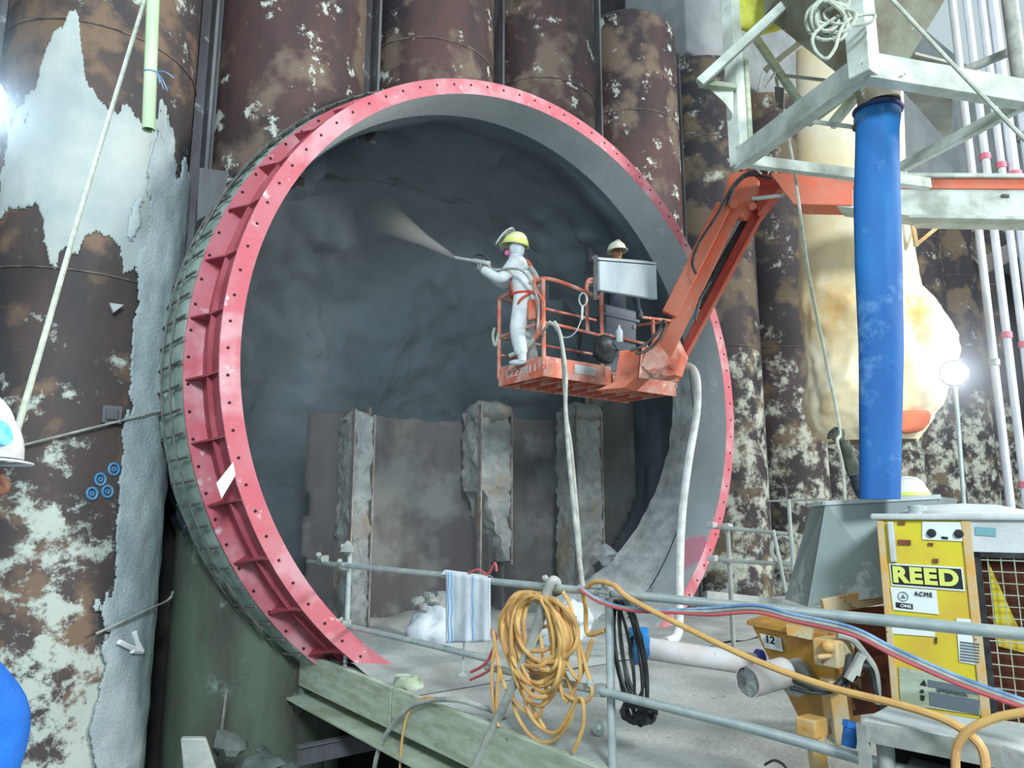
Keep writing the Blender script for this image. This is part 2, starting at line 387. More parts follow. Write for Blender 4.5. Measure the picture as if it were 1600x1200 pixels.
for k, (px0, px1, yt, yb) in enumerate([(552, 579, 645, 990), (752, 797, 638, 880), (903, 940, 640, 905)]):
    YR = 9.62
    a = PY(px0, yt, YR); b = PY(px1, yt+8, YR); c = PY(px0, yb, YR); zb = 0 if k != 1 else c.z
    xa, xb = PY(px0, 780, YR).x, PY(px1, 780, YR).x
    t = thing('concrete_rib', rlabel[k], 'rib', ((xa+xb)/2, YR, max(0, zb)), 'concrete ribs between cut piles')
    def rib(u, v, xa=xa, xb=xb, zt=a.z, zb=zb, k=k):
        # u round the section, v up
        q = [(0, 1), (0, 0), (1, 0), (1, 1)]; s = u*3; i = min(int(s), 2); f = s-i
        X = q[i][0]+(q[i+1][0]-q[i][0])*f; Y = q[i][1]+(q[i+1][1]-q[i][1])*f
        w = 1.0
        if k == 1: X = max(X, .1+.75*max(0, 1-v*2.2)) if v < .45 else X
        z = zb+(zt-zb)*v
        p = Vector((xa+(xb-xa)*X, YR+.55*Y, z))
        return p+noise.noise_vector(p*9)*.05+noise.noise_vector(p*3)*.05
    m = M().grid(rib, 30, 70)
    mk('infill', m, m_ribc, t, angle=75)
    mk('infill_top', M().ball(((xa+xb)/2, YR+.25, a.z-.03), (xb-xa)*.62, 14, (1, 1.3, .55)).rough(.08, 6), m_ribc, t, angle=75)
    for xe, ze in ((xa-.02, a.z+.06), (xb+.02, b.z+.05)):
        z2 = 0.02 if not (k == 1 and xe > xb-.1) else .9
        mk('steel_edge', M().span((xe-.012, YR-.03, z2), (xe+.012, YR+.05, ze)), m_edge, t, smooth=False)

# rubble heap at right inside the ring
m_rub = mat('pale_rubble', (176, 184, 186), .95, col2=(140, 148, 150), scale=3, bump=.8, bscale=18)
random.seed(5)
for k in range(26):
    q_ = random.random(); c = PY(945+110*q_, random.uniform(862+10*q_, 935), random.uniform(9.1, 9.5))
    s = random.uniform(.09, .2)
    m = M().ball(c, s, 10, (1, random.uniform(.7, 1), random.uniform(.5, .8))).rough(.12*s/.2, 2.2/s*.5, k)
    mk('concrete_lump', m, m_rub, label='broken pale concrete lump in the heap inside the ring at lower right', category='rubble', group='lumps of the rubble heap inside the ring', angle=25)
def slope(u, v):
    x = 7.9+u*2.7; y = 8.5+v*1.6
    z = max(0, (x-8.3))*.42+.10*noise.fractal(Vector((x*2, y*2, 0)), .8, 2, 4)
    return Vector((x, y, z*(.4+.6*min(1, (x-7.9)))))
def fil(u, v):
    a = RAD(12-77*u); w = .06+.75*max(0, (u-.18))**1.3; r = 4.14-w*v+.05*noise.noise(Vector((u*20, v*4, 0)))*v; y = 8.58+v*(.35+.5*u)
    return Vector((RC.x+r*cos(a), y, RC.z+r*sin(a)))
mk('concrete_fillet', M().grid(fil, 90, 14), m_rub, wall_back, angle=70)
mk('rubble_bed', M().grid(slope, 40, 30), m_rub, floor, kind='stuff', angle=60)

# ---------------------------------------------------------------- the red tunnel ring
ring = thing('tunnel_ring', 'huge red painted steel tunnel eye ring bolted in front of the pile wall', 'ring', (RC.x, YF, RC.z-R1))
AX = (0, 1, 0)
def rl(prof, n=160, a0=0, a1=2*pi): return M().lathe((RC.x, 0, RC.z), AX, prof, n, a0, a1, ref=(1, 0, 0))
def ringpt(a, r, y): return Vector((RC.x+r*cos(a), y, RC.z+r*sin(a)))
mk('front_flange', rl([(R0, YF), (R1, YF), (R1, YF+.035), (R0, YF+.035), (R0, YF)]), m_red, ring)
mk('back_flange', rl([(4.34, 8.60), (4.565, 8.60), (4.565, 8.635), (4.34, 8.635), (4.34, 8.60)]), m_red, ring)
mk('middle_rib', rl([(4.35, 8.22), (4.415, 8.22), (4.415, 8.24), (4.35, 8.24), (4.35, 8.22)]), m_red_dark, ring)
mk('outer_skin', rl([(4.36, YF+.03), (4.36, 8.61)]), m_red_dark, ring)
pp = PY(1105, 800, 8.2); pp.x = RC.x+R0*.985
m_liner = mat('ring_inner_face_dusty', (196, 204, 208), .85, col2=(178, 188, 192), scale=1, patch=(214, 220, 222), pt=.58, pscale=2, pw=.1, bump=.4,
              spots=[((RC.x+R0*cos(-.62), 8.1, RC.z+R0*sin(-.62)), .32, (220, 150, 168))])
mk('inner_face', rl([(R0, YF+.002), (R0-.004, 8.2), (R0, 8.62)]), m_liner, ring)
for k in range(40):
    a = RAD(4.5+9*k); e = RAD(.14); ps = []
    pr = [(4.345, YF+.03), (4.385, YF+.04), (4.42, 8.2), (4.545, 8.60), (4.345, 8.60)]
    mk('stiffener', M().prism([ringpt(a-e, r, y) for r, y in pr], ringpt(a+e, 4.2, 0)-ringpt(a-e, 4.2, 0)), m_red_dark, ring, smooth=False)
bh = M()
for k in range(92):
    a = 2*pi*(k+.3)/92; bh.lathe(ringpt(a, 4.295, YF-.006), AX, [(0.0, 0), (.017, 0), (.017, .012)], 8)
    bh.lathe(ringpt(a, 4.515, 8.594), AX, [(0.0, 0), (.018, 0), (.018, .012)], 8)
mk('bolt_hole', bh, mat('bolt_hole_dark', (52, 22, 30), .8), ring, kind='stuff', smooth=False)
# concrete shell with rebar behind the back flange
m_shell = mat('green_grey_shuttered_shell', (160, 180, 172), .9, col2=(132, 150, 142), scale=2.5, patch=(196, 208, 202), pt=.6, pscale=3, bump=.5, bscale=18)
shell = mk('concrete_shell', rl([(4.40, 8.64), (4.56, 8.64), (4.60, 8.8), (4.60, 9.35), (4.63, 9.45)], 160).rough(.03, 2.2), m_shell,
           label='rough green-grey concrete shell with rebar behind the red ring', category='shell')
m_rebar = mat('rebar_steel', (96, 100, 98), .6, .3, col2=(124, 126, 118), scale=9)
for k in range(38):
    a = RAD(106+3.3*k); j = .02*sin(k*5.1)
    mk('rebar', M().tube([ringpt(a, 4.60, 8.56+j), ringpt(a+.003, 4.64, 8.9), ringpt(a, 4.65, 9.4+j)], .016, 6), m_rebar, shell)
for y in (8.8, 9.2):
    mk('hoop_bar', M().tube([ringpt(RAD(100+k*2.5), 4.66, y) for k in range(50)], .014, 6), m_rebar, shell)
# paper notice hanging on the ring
m_paper = mat('white_card', (222, 232, 226), .7, col2=(208, 222, 214), scale=4)
card = mk('notice_card', M().prism([PY(364, 722, 7.85), PY(338, 755, 7.85), PY(346, 779, 7.85), PY(368, 742, 7.85)], (0, -.006, 0)), m_paper,
          label='white diamond shaped paper card hanging on the ring left side', category='card', smooth=False)
# ---------------------------------------------------------------- helpers for things
def PC(x, y, i, r=None):      # the ray of a photo pixel on the tube surface of pile i
    r = r or PR+.004; d, f = ray(x, y); c = Vector((cx[i], PYC))
    A = d.x**2+d.y**2; B = -2*(d.x*c.x+d.y*c.y); Cc = c.x**2+c.y**2-r*r; q = max(0, B*B-4*A*Cc)
    return O+d*((-B-math.sqrt(q))/(2*A))
def single(name, m, mt, label, cat, group=None, **k):
    o = mk(name, m, mt, **k); o['label'] = label; o['category'] = cat
    if group: o['group'] = group
    return o
def text(name, s, mt, parent, a, bx, up, size, bold=.0, sp=1.0):   # flat lettering: origin a, baseline direction bx, up
    cu = bpy.data.curves.new(name, 'FONT'); cu.body = s; cu.size = 1; cu.offset = bold; cu.extrude = .004; cu.space_character = sp; cu.fill_mode = 'BOTH'
    t = bpy.data.objects.new('tmp', cu); C.objects.link(t); bpy.context.view_layer.update()
    me = bpy.data.meshes.new_from_object(t.evaluated_get(bpy.context.evaluated_depsgraph_get())); bpy.data.objects.remove(t)
    xs = [v.co.x for v in me.vertices]; ys = [v.co.y for v in me.vertices]
    x0, x1, y0, y1 = min(xs), max(xs), min(ys), max(ys)
    bx = Vector(bx); up = Vector(up); n = bx.cross(up).normalized(); Wd, Hh = size
    m = M(); m.v = [Vector(a)+bx*((v.co.x-x0)/(x1-x0)*Wd)+up*((v.co.y-y0)/(y1-y0)*Hh)+n*v.co.z for v in me.vertices]
    m.f = [tuple(p.vertices) for p in me.polygons]; bpy.data.meshes.remove(me)
    return mk(name, m, mt, parent, smooth=False)
def skin(name, nodes, edges, mt, parent, root=0, levels=2):   # nodes: (pos, radius or (rx, ry))
    org = Vector(nodes[root][0]); me = bpy.data.meshes.new(name)
    me.from_pydata([Vector(p)-org for p, r in nodes], edges, []); me.update(); me.materials.append(mt)
    o = bpy.data.objects.new(name, me); C.objects.link(o); o.parent = parent; o.location = org-WL[parent.name]; WL[o.name] = org
    sk = o.modifiers.new('skin', 'SKIN'); sk.use_smooth_shade = True; sk.use_x_symmetry = False
    d = me.skin_vertices[0].data
    for i, (p, r) in enumerate(nodes):
        d[i].radius = r if isinstance(r, tuple) else (r, r); d[i].use_root = (i == root)
    sb = o.modifiers.new('sub', 'SUBSURF'); sb.levels = levels; sb.render_levels = levels
    return o
def hand(parent, c, d, side, size=.18, mt=None, curl=.8):   # wrist c, pointing d, thumb towards side, fingers curl towards palm normal
    d = Vector(d).normalized(); s = Vector(side); s = (s-d*s.dot(d)).normalized(); n = d.cross(s); c = Vector(c); k = size/.18
    m = M().ball(c+d*.045*k, .045*k, 12, (1.1, .95, .42), (d, s, n))
    for i, (L, o) in enumerate([(.072, .032), (.082, .011), (.076, -.011), (.06, -.031)]):
        b = c+d*.08*k+s*o*k; p = [b-d*.02*k, b]; ang = 0
        for j in range(3):
            ang += curl; p.append(p[-1]+(d*cos(ang)+n*sin(ang))*L*k/3*[1.2, 1, .8][j])
        m.tube(spline(p, 3), lambda t: (.0105-.003*t)*k, 7)
    b = c+d*.025*k+s*.035*k
    m.tube(spline([b-s*.01*k, b+(s*.8+d*.6)*.03*k, b+(s*.8+d*1.0+n*.6)*.04*k, b+(s*.5+d*1.5+n*1.2)*.045*k], 3), lambda t: (.013-.003*t)*k, 7)
    return mk('hand', m, mt or m_glove, parent, angle=70)
def helmet(parent, c, up, fw, mt, k=1.0, brim=.06, band=None, name='helmet', bh=.05):
    up = Vector(up).normalized(); fw = Vector(fw); fw = (fw-up*fw.dot(up)).normalized(); sd = up.cross(fw); c = Vector(c)
    m = M()
    def dome(u, v):
        a = u*2*pi; t = v*pi/2
        r = .125*cos(t); h = .135*sin(t)**.9
        return c+(fw*cos(a)*r*1.12+sd*sin(a)*r*.95+up*h)*k
    m.grid(dome, 36, 12)
    def br(u, v):
        a = u*2*pi; e = (.012+brim*max(0, cos(a))**3)*v
        return c+(fw*cos(a)*(.14+e)+sd*sin(a)*(.119+e*.8)-up*(.004+.25*e*max(0, cos(a))))*k
    m.grid(br, 48, 3)
    m.tube([c+(fw*.1*cos(t)*1.12+up*(.05+.095*sin(t)))*k for t in [pi*.1+pi*.8*i/14 for i in range(15)]], .012*k, 6)
    o = mk(name, m, mt, parent, solid=.004, angle=60)
    if band:
        b = M().grid(lambda u, v: c+(fw*cos(u*2*pi)*.1425+sd*sin(u*2*pi)*.1215)*(1-.12*v*v*bh/.05)*k+up*(.008+bh*v)*k, 36, 4)
        mk('helmet_band', b, band, o, solid=.003, angle=60)
    return o
def face(parent, c, fw, up, k=1.0, mt=None, ears=True):
    up = Vector(up).normalized(); fw = Vector(fw); fw = (fw-up*fw.dot(up)).normalized(); sd = up.cross(fw); c = Vector(c); mt = mt or m_skin
    m = M().ball(c, .1*k, 24, (1.0, .8, 1.18), (fw, sd, up))
    m.ball(c+(fw*.03-up*.07)*k, .065*k, 16, (1, .85, .9), (fw, sd, up))
    m.tube(spline([c+(fw*.092+up*.025)*k, c+(fw*.112-up*.005)*k, c+(fw*.118-up*.022)*k, c+(fw*.095-up*.03)*k], 4), lambda t: (.009+.008*t)*k, 8)
    m.tube([c+(fw*.088+sd*s*.022-up*.058)*k for s in (-1, -.5, 0, .5, 1)], .006*k, 6)
    for s in (-1, 1):
        m.ball(c+(sd*s*.08-fw*.005-up*.005)*k, .028*k, 10, (.6, .3, 1), (fw, sd, up))
        m.tube([c+(fw*.088+sd*s*.018+up*.03)*k, c+(fw*.085+sd*s*.04+up*.033)*k, c+(fw*.07+sd*s*.058+up*.028)*k], .006*k, 6)
    h = mk('head', m, mt, parent, angle=80)
    e = M()
    for s in (-1, 1): e.ball(c+(fw*.083+sd*s*.032+up*.013)*k, .012*k, 10)
    mk('eyes', e, m_black, parent); return h

# ---------------------------------------------------------------- deck edge, guard rail
def R(x, y, off=0.0): return PX(x, y, 3.74-off)
group = 'edge boards of the deck'
for (xa, xb, lab) in ((445, 611, 'short green-grey board on the deck edge, under the first rail post'), (613, 1010, 'long green-grey board on the deck edge, below the yellow hose coil')):
    a = PX(xa, 1015+(xa-445)*.385, 3.66); ya, yb = a.y, PX(xb, 1015+(xb-445)*.385+ (0 if xb < 700 else 0), 3.66).y
    single('edge_board', M().span((3.655, min(ya, yb), -.36), (3.715, max(ya, yb), .03)), m_timber, lab, 'board', group, bevel=.006)
lg = M().span((3.50, 1.0, -.50), (4.2, 9.35, -.475)); lg.span((3.9, 1.0, -.475), (3.96, 9.3, -.3))
single('support_beam', lg, m_timber, 'long steel ledge beam running under the deck edge boards', 'beam', bevel=.004)
for k, y in enumerate((7.9, 6.6, 5.6)):
    single('beam_bracket', M().span((3.2, y, -.72), (4.4, y+.1, -.70)).span((3.2, y+.04, -.9), (4.4, y+.06, -.72)), m_strip,
           ['steel bracket under the deck, farthest of three', 'steel bracket under the deck, middle of three', 'steel bracket under the deck, nearest of three'][k], 'bracket', 'brackets under the deck edge', smooth=False)
rail = thing('guard_rail', 'galvanised tube guard rail with top and middle rails along the deck edge', 'railing', (3.74, 4, 0))
RR = .029
mk('top_rail', M().tube([R(481, 878), R(760, 905)], RR, 14), m_galv, rail)
mk('top_rail', M().tube([R(765, 908, .0), R(1700, 1001)], RR*.98, 14), m_galv, rail)
mk('middle_rail', M().tube([R(486, 965), R(690, 1012), R(765, 1030)], RR, 14), m_galv, rail)
mk('middle_rail', M().tube([R(760, 1042), R(945, 1081)], RR, 14), m_galv, rail)
mk('middle_rail', M().tube([R(930, 1078), R(1160, 1134), R(1500, 1228)], RR, 14), m_galv, rail)
p0 = R(540, 1036, -.05); mk('post', M().cyl((p0.x, p0.y, 0), (p0.x, p0.y, R(543, 855).z), RR, n=14), m_galv, rail)
p1 = R(951, 924, -.06); mk('post', M().cyl((p1.x, p1.y, 0), (p1.x, p1.y, p1.z+.03), RR, n=14), m_galv, rail)
def clamp(c, k=1.0):
    c = Vector(c); m = M().box(c, (.1*k, .085*k, .075*k)); m.ball(c+Vector((-.05, .02, .05))*k, .03*k, 8); m.cyl(c+Vector((-.04, -.05, .0))*k, c+Vector((-.04, .06, 0))*k, .014*k, n=8)
    return mk('coupler', m.rough(.015, 20), m_conc, rail, bevel=.008)
for q in (R(505, 873), R(543, 860), R(538, 884), R(497, 963), R(540, 975), R(951, 925), R(934, 1079), R(862, 914)): clamp(q)
mk('coupler_cap', M().lathe(R(543, 862), (0, 0, 1), [(.09, 0), (.07, .05), (.02, .13), (0, .135)], 8).rough(.02, 14), m_conc, rail)

# grey dusty tube hooked over the top rail
single('grey_hose', M().tube(spline([R(872, 922, -.05), R(868, 908, .02), R(858, 916, .07), R(838, 985, .09), R(800, 1075, .09), R(765, 1150, .08), R(735, 1215, .08)], 8), lambda t: .036+.006*(abs(t-.42) < .06), 12), m_greyhose,
       'thick grey hose hooked over the top rail slanting down past the yellow coil', 'hose')

# yellow hose coil
random.seed(11)
pts = []
for k in range(17):
    cx_, cy_ = 824+random.uniform(-10, 18)+k*.5, 0
    top = 925+random.uniform(0, 10); bot = 1060+random.uniform(-45, 12)+ (35 if k % 4 == 0 else 0); wl = random.uniform(26, 48); wr = random.uniform(24, 58)
    n = 12
    for j in range(n):
        a = 2*pi*j/n
        x = cx_+(wl if sin(a) > 0 else wr)*-sin(a)+14*(1-cos(a))*.5; y = (top+bot)/2-(bot-top)/2*cos(a)
        pts.append(R(x, y, .05+.09*random.random()+.03*sin(k*2.1)))
pts += [R(880, 1090, .05), R(905, 1060, .02), R(925, 1000, .02)]
yc = thing('hose_coil', 'big yellow hose coil hanging from the guard rail', 'hose', R(824, 1060, .08))
mk('coiled_hose', M().tube(spline(pts, 4), .0165, 7), m_yhose, yc)
loose = [[(800, 1060), (805, 1110), (830, 1150), (862, 1158), (893, 1120), (890, 1070), (862, 1020)], [(850, 1060), (900, 1095), (925, 1085), (915, 1040), (897, 985), (870, 978), (838, 985), (832, 1020)],
         [(812, 1060), (830, 1120), (868, 1145), (905, 1090), (912, 1130), (896, 1175)], [(780, 1040), (776, 1100), (779, 1135)], [(838, 960), (850, 1050), (828, 1090), (852, 1140)], [(770, 985), (790, 1075), (840, 1120), (856, 1050)],
         [(774, 1000), (768, 1060), (774, 1120)], [(858, 985), (905, 1062), (895, 960), (880, 925)]]
for k, l in enumerate(loose):
    mk('loose_loop', M().tube(spline([R(x, y, .03+.02*(k % 4)) for x, y in l], 6), .0145, 7), m_yhose, yc)
# black hose bundle
pts = []
for k in range(8):
    bx = 968+random.uniform(-4, 16); bot = 1098+random.uniform(-14, 38); wl = random.uniform(5, 22); wr = random.uniform(8, 28)
    for j in range(10):
        a = 2*pi*j/10; t = (1-cos(a))/2
        pts.append(R(bx-(wl if sin(a) > 0 else -wr)*abs(sin(a))+t*26-6, 938+(bot-938)*t, -.12-.05*random.random()))
bc = thing('black_hose_bundle', 'bundle of black cables hanging behind the second rail post', 'cable', R(975, 1100, -.15))
mk('hanging_loops', M().tube(spline(pts, 4), .0105, 6), m_black, bc)
pts = []
for k in range(5):
    for j in range(8):
        a = 2*pi*j/8; pts.append(R(998+26*cos(a)+random.uniform(-4, 4), 1112+14*sin(a)+random.uniform(-4, 6), -.16-.1*sin(a)))
mk('bottom_loops', M().tube(spline(pts, 4), .012, 6), m_black, bc)
mk('black_sheet', M().ball(R(1008, 1118, -.2), .08, 14, (1, .8, .8)).rough(.05, 18), m_black, bc)

# long hoses crossing in front
single('yellow_air_hose', M().tube(spline([R(944, 985, -.05), R(918, 990, -.06), R(915, 950, -.04), R(912, 925, 0), R(930, 909, .05), R(958, 914, .08), R(985, 936, .1), R(1080, 985, .1), R(1180, 1032, .12), R(1290, 1072, .14), R(1400, 1100, .16), R(1470, 1122, .18), R(1512, 1146, .2), R(1535, 1172, .2), R(1541, 1215, .2)], 8), lambda t: .0165+.003*t, 9), m_yhose,
       'long yellow air hose swagging from the rail across the yellow machine', 'hose')
single('yellow_hose_loop', M().tube(spline([R(1650, 1106, .2), R(1600, 1113, .22), R(1552, 1123, .23), R(1512, 1143, .25), R(1494, 1172, .25), R(1494, 1215, .25)], 8), .018, 9), m_yhose,
       'yellow hose looping in at the lower right corner over the crossing hose', 'hose')
tw = [(905, 916), (935, 936), (985, 950), (1050, 953), (1110, 950), (1180, 946), (1240, 960), (1330, 980), (1400, 1014), (1500, 1058), (1600, 1094), (1660, 1112)]
for k, (mt, dy, lab) in enumerate(((m_bluehose, 0, 'blue hose of the twin line winding along the top rail'), (m_greyhose, 6, 'grey middle hose of the twin line beside the blue one'), (m_redhose, 12, 'red hose lowest of the lines crossing the yellow machine'))):
    q = [R(x, y+dy*(1 if x > 1250 else .35 if x < 1100 else .9), .05+.012*k+(.03 if x > 1250 else 0)) for x, y in tw]
    single('long_hose', M().tube(spline(q, 8), .009 if k < 2 else .0095, 8), mt, lab, 'hose', 'hoses along the top rail')
single('cream_hose', M().tube(spline([P(866, 503, 8.95), P(877, 530, 8.85), P(882, 600, 8.6), P(886, 680, 8.0), P(896, 790, 7.0), P(906, 880, 6.1), R(911, 922, .05)], 10), lambda t: .026-.007*t, 9), m_greyhose,
       'pale hose hanging from the front of the lift basket down to the guard rail', 'hose')
single('green_grey_hose', M().tube(spline([P(858, 503, 8.9), P(874, 520, 8.8), P(884, 580, 8.6), P(884, 640, 8.4), P(892, 700, 8.0), P(900, 790, 7.2), P(906, 870, 6.5)], 10), .022, 8), m_greyhose,
       'thin grey-green hose twinned with the pale hose below the basket front', 'hose')
single('grey_hose', M().tube(spline([R(582, 1215, .2), R(596, 1160, .2), R(632, 1112, .18), R(668, 1095, .14), R(715, 1094, .1), R(758, 1106, -.02), R(790, 1120, -.2)], 8), .022, 9), m_greyhose,
       'grey hose arching over the deck edge board at the bottom left of the yellow coil', 'hose')
single('cord', M().tube(spline([R(624, 1215, .2), R(629, 1150, .2), R(640, 1112, .16), R(664, 1090, .12), R(690, 1094, .08)], 8), .012, 7), m_yhose,
       'thin cream cord hanging beside the grey hose over the edge board', 'cord')
for k, (q, mt, r, lab) in enumerate([
    ([(722, 960), (728, 905), (745, 890), (762, 897), (773, 880), (776, 893)], m_redhose, .011, 'thin red hose looped over the top rail beside the hanging white bag'),
    ([(736, 1050), (760, 1035), (775, 1000), (768, 985)], m_redhose, .013, 'dark red hose curving beside the lance behind the yellow coil'),
    ([(735, 1062), (757, 1052), (772, 1040)], m_redhose, .012, 'short red hose low beside the yellow coil'),
    ([(765, 1035), (772, 1075), (775, 1100), (778, 1150)], m_bluehose, .010, 'blue-grey cable hanging left of the yellow coil')]):
    single('thin_hose', M().tube(spline([R(x, y, .02+.01*k) for x, y in q], 6), r, 7), mt, lab, 'hose')

# hanging lance, bag, sacks
ln = thing('lance', 'spray lance with brown handle leaning below the rail beside the hanging bag', 'lance', R(722, 1056, -.05))
mk('tube', M().cyl(R(731, 925, -.02), R(722, 1054, -.02), .011, n=8), m_galv, ln)
mk('handle', M().cyl(R(731, 945, -.02), R(726, 993, -.02), .02, n=10), mat('brown_handle', (150, 132, 112), .7), ln)
mk('foot', M().lathe(R(722, 1056, -.02), (0, 0, 1), [(.05, -.01), (.05, .01), (.012, .03)], 10), m_conc, ln)
m_bag = mat('white_woven_bag', (214, 222, 228), .8, col2=(192, 204, 214), scale=4, bump=.3, bscale=40)
m_bstripe = mat('blue_bag_seam', (110, 160, 206), .7)
bag = thing('hanging_bag', 'white woven bulk bag with blue seams draped over the top rail', 'bag', R(730, 1000))
def bagf(off):
    def fn(u, v):
        x = 697+(766-697)*u; yt = 893+10*u; y = yt+v*(112-12*u)
        p = R(x, y, .045+off+.02*sin(u*14+v*2)*v+.004*sin(u*31)); return p
    return fn
mk('front_panel', M().grid(bagf(0), 40, 20), m_bag, bag, solid=.006, angle=80)
mk('top_fold', M().grid(lambda u, v: R(697+69*u, 897+10*u)+Vector((-.045*cos(v*pi), 0, .04*sin(v*pi))), 30, 8), m_bag, bag, angle=80)
mk('back_panel', M().grid(lambda u, v: R(697+69*u, 897+10*u+v*60, -.05-.02*sin(u*9)*v), 30, 8), m_bag, bag, solid=.006, angle=80)
for u0 in (.05, .12, .6): mk('seam', M().tube([bagf(.006)(u0+.01*sin(k), k/16) for k in range(17)], .005, 5), m_bstripe, bag)
sk_ = thing('rubble_sack', 'open white sack filled with rubble on the deck left of the hanging bag', 'sack', PZ(705, 1015, 0))
c0 = PZ(708, 1012, 0)
mk('sack_body', M().ball(c0+Vector((0, .25, .2)), .46, 28, (1.15, .8, .62)).rough(.12, 5, 3), m_bag, sk_, angle=80)
for k in range(9):
    mk('rubble_piece', M().ball(c0+Vector((random.uniform(-.38, .3), .25+random.uniform(-.2, .2), .46+random.uniform(0, .15))), random.uniform(.08, .15), 8, (1, .8, .7)).rough(.07, 7, k), m_ribc, sk_, angle=20)
for k, (x, y, s, lab) in enumerate([(868, 985, .2, 'crumpled white sack with blue print behind the yellow coil, left one'), (898, 975, .19, 'crumpled white sack with blue print behind the grey hose, right one')]):
    c = PZ(x, y+22, 0); t = thing('white_sack', lab, 'sack', c)
    mk('sack_body', M().ball(c+Vector((0, 0, .2)), .3, 22, (.8, .7, 1.0)).rough(.13, 6, k+4), m_bag, t, angle=80)
    mk('blue_print', M().ball(c+Vector((-.12, -.16, .26)), .07, 12, (1, .6, .8)).rough(.02, 9), m_bluehose, t)
single('floor_tube', M().cyl(PZ(820, 1020, .05), PZ(945, 1022, .05), .05, n=12), m_conc, 'pale pipe lying on the deck behind the yellow coil', 'pipe')
single('short_pipe', M().lathe(PZ(935, 1140, .05), (-.6, -.5, .1), [(.0, .02), (.035, .0), (.045, 0), (.045, -.25), (0, -.25)], 14), m_galv, 'short open pipe end on the deck at the foot of the second post', 'pipe')
single('wire_hook', M().tube(spline([R(1195, 1195, -.3), R(1210, 1188, -.3), R(1225, 1196, -.3), R(1232, 1210, -.3)], 5), .008, 6), m_black, 'bent black wire on the deck at the bottom, right of the second post', 'wire')
single('cloth_lump', M().ball(PX(640, 1070, 3.85), .14, 16, (1, 1.2, .7)).rough(.08, 9), m_timber, 'crumpled green-grey cloth at the joint of the two edge boards', 'cloth', angle=80)

# ---------------------------------------------------------------- pump: yellow engine housing, hopper, chute, pipes
bdir = Vector((sin(RAD(15.7)), -cos(RAD(15.7)), 0)); nin = Vector((cos(RAD(15.7)), sin(RAD(15.7)), 0)); UP = Vector((0, 0, 1))
F0 = P(1400, 1100, 4.4)
def MF(x, y, off=0.0): return PN(x, y, F0-nin*off, nin)
m_yel = mat('yellow_machine_paint', (206, 192, 52), .45, col2=(200, 172, 62), scale=3, patch=(150, 120, 70), pt=.7, pscale=12, bump=.06)
m_yelw = mat('worn_yellow_frame', (206, 160, 88), .6, col2=(190, 180, 150), scale=5, patch=(140, 96, 66), pt=.6, pscale=8, bump=.2)
m_dust = mat('pale_dust_sheet', (196, 202, 204), .8, col2=(176, 182, 180), scale=3, bump=.2)
m_rustb = mat('rust_brown_panel', (128, 72, 52), .75, col2=(96, 58, 46), scale=3, patch=(176, 150, 120), pt=.64, pscale=6)
m_ink = mat('black_print', (34, 38, 44), .6); m_inky = mat('yellow_print', (206, 216, 112), .6); m_sticker = mat('white_sticker', (214, 224, 224), .6)
m_inkg = mat('grey_print', (96, 108, 116), .7); m_teal = mat('teal_print', (110, 160, 168), .6)
z_top = MF(1376, 812).z; z_bot = MF(1400, 1106).z
mc = thing('concrete_pump', 'yellow wheeled concrete pump unit with lettered door and wire grille', 'machine', MF(1480, 1110)+nin*.5)
y0 = MF(1372, 815); y1 = MF(1514, 815); s0 = (MF(1386, 1000)-F0).dot(bdir); s1 = (MF(1536, 1000)-F0).dot(bdir); s2 = s1+1.1
def MB(s, z, off): q = F0+bdir*s-nin*off; return Vector((q.x, q.y, z))
def mbox(sa, sb, za, zb, oa, ob): return M().hexa([MB(sa, za, oa), MB(sb, za, oa), MB(sb, za, ob), MB(sa, za, ob), MB(sa, zb, oa), MB(sb, zb, oa), MB(sb, zb, ob), MB(sa, zb, ob)])
def mquad(px, off=.006, th=.004):
    q = [MF(x, y, off) for x, y in px]; return M().prism(q, -nin*-th)
mk('door_panel', mbox(s0+.02, s1-.02, z_bot, z_top, -.05, .0), m_yel, mc, smooth=False, bevel=.006)
mk('body', mbox(s0+.02, s2, z_bot, z_top-.01, -.95, -.06), m_rustb, mc, smooth=False)
mk('side_panel', mbox(s0, s0+.02, z_bot, z_top, -.95, .01), m_yelw, mc, smooth=False)
mk('frame_post', mbox(s0, s0+.035, z_bot-.05, z_top, -.05, .012), m_yelw, mc, smooth=False, bevel=.004)
mk('frame_post', mbox(s1-.045, s1+.0, z_bot-.05, z_top, -.05, .012), m_yelw, mc, smooth=False, bevel=.004)
mk('lintel', mbox(s1, s2, z_top-.17, z_top, -.05, .004), m_dust, mc, smooth=False)
mk('grille_back', mbox(s1, s2, z_bot, z_top-.17, -.09, -.06), m_rustb, mc, smooth=False)
mk('yellow_fan_shroud', M().prism([MF(1545, 880, -.05), MF(1600, 1000, -.05), MF(1640, 1030, -.05), MF(1560, 1010, -.05)], nin*.02), m_yel, mc, smooth=False)
gr = mk('grille', mbox(s1, s1+.03, z_bot, z_top-.17, -.02, .006).add(*(lambda m: (m.v, m.f))(mbox(s1, s2, z_top-.2, z_top-.17, -.02, .006))), m_black, mc, smooth=False)
g = M()
for k in range(16):
    s = s1+.06+k*.06; g.cyl(MB(s, z_bot, -.005), MB(s, z_top-.18, -.005), .003, n=5)
for k in range(18):
    z = z_bot+.05+k*.06
    if z < z_top-.2: g.cyl(MB(s1, z, -.002), MB(s2, z, -.002), .003, n=5)
mk('grille_wire', g, m_timber, gr, kind='stuff')
mk('roof', mbox(s0-.03, s2, z_top, z_top+.035, -1.0, .03), m_dust, mc, smooth=False, bevel=.012)
ctop = MB((s0+s1)/2+.17, z_top+.03, -.35)
mk('roof_lid', M().lathe(ctop, UP, [(.34, 0), (.33, .02), (.18, .055), (0, .065)], 28), m_dust, mc)
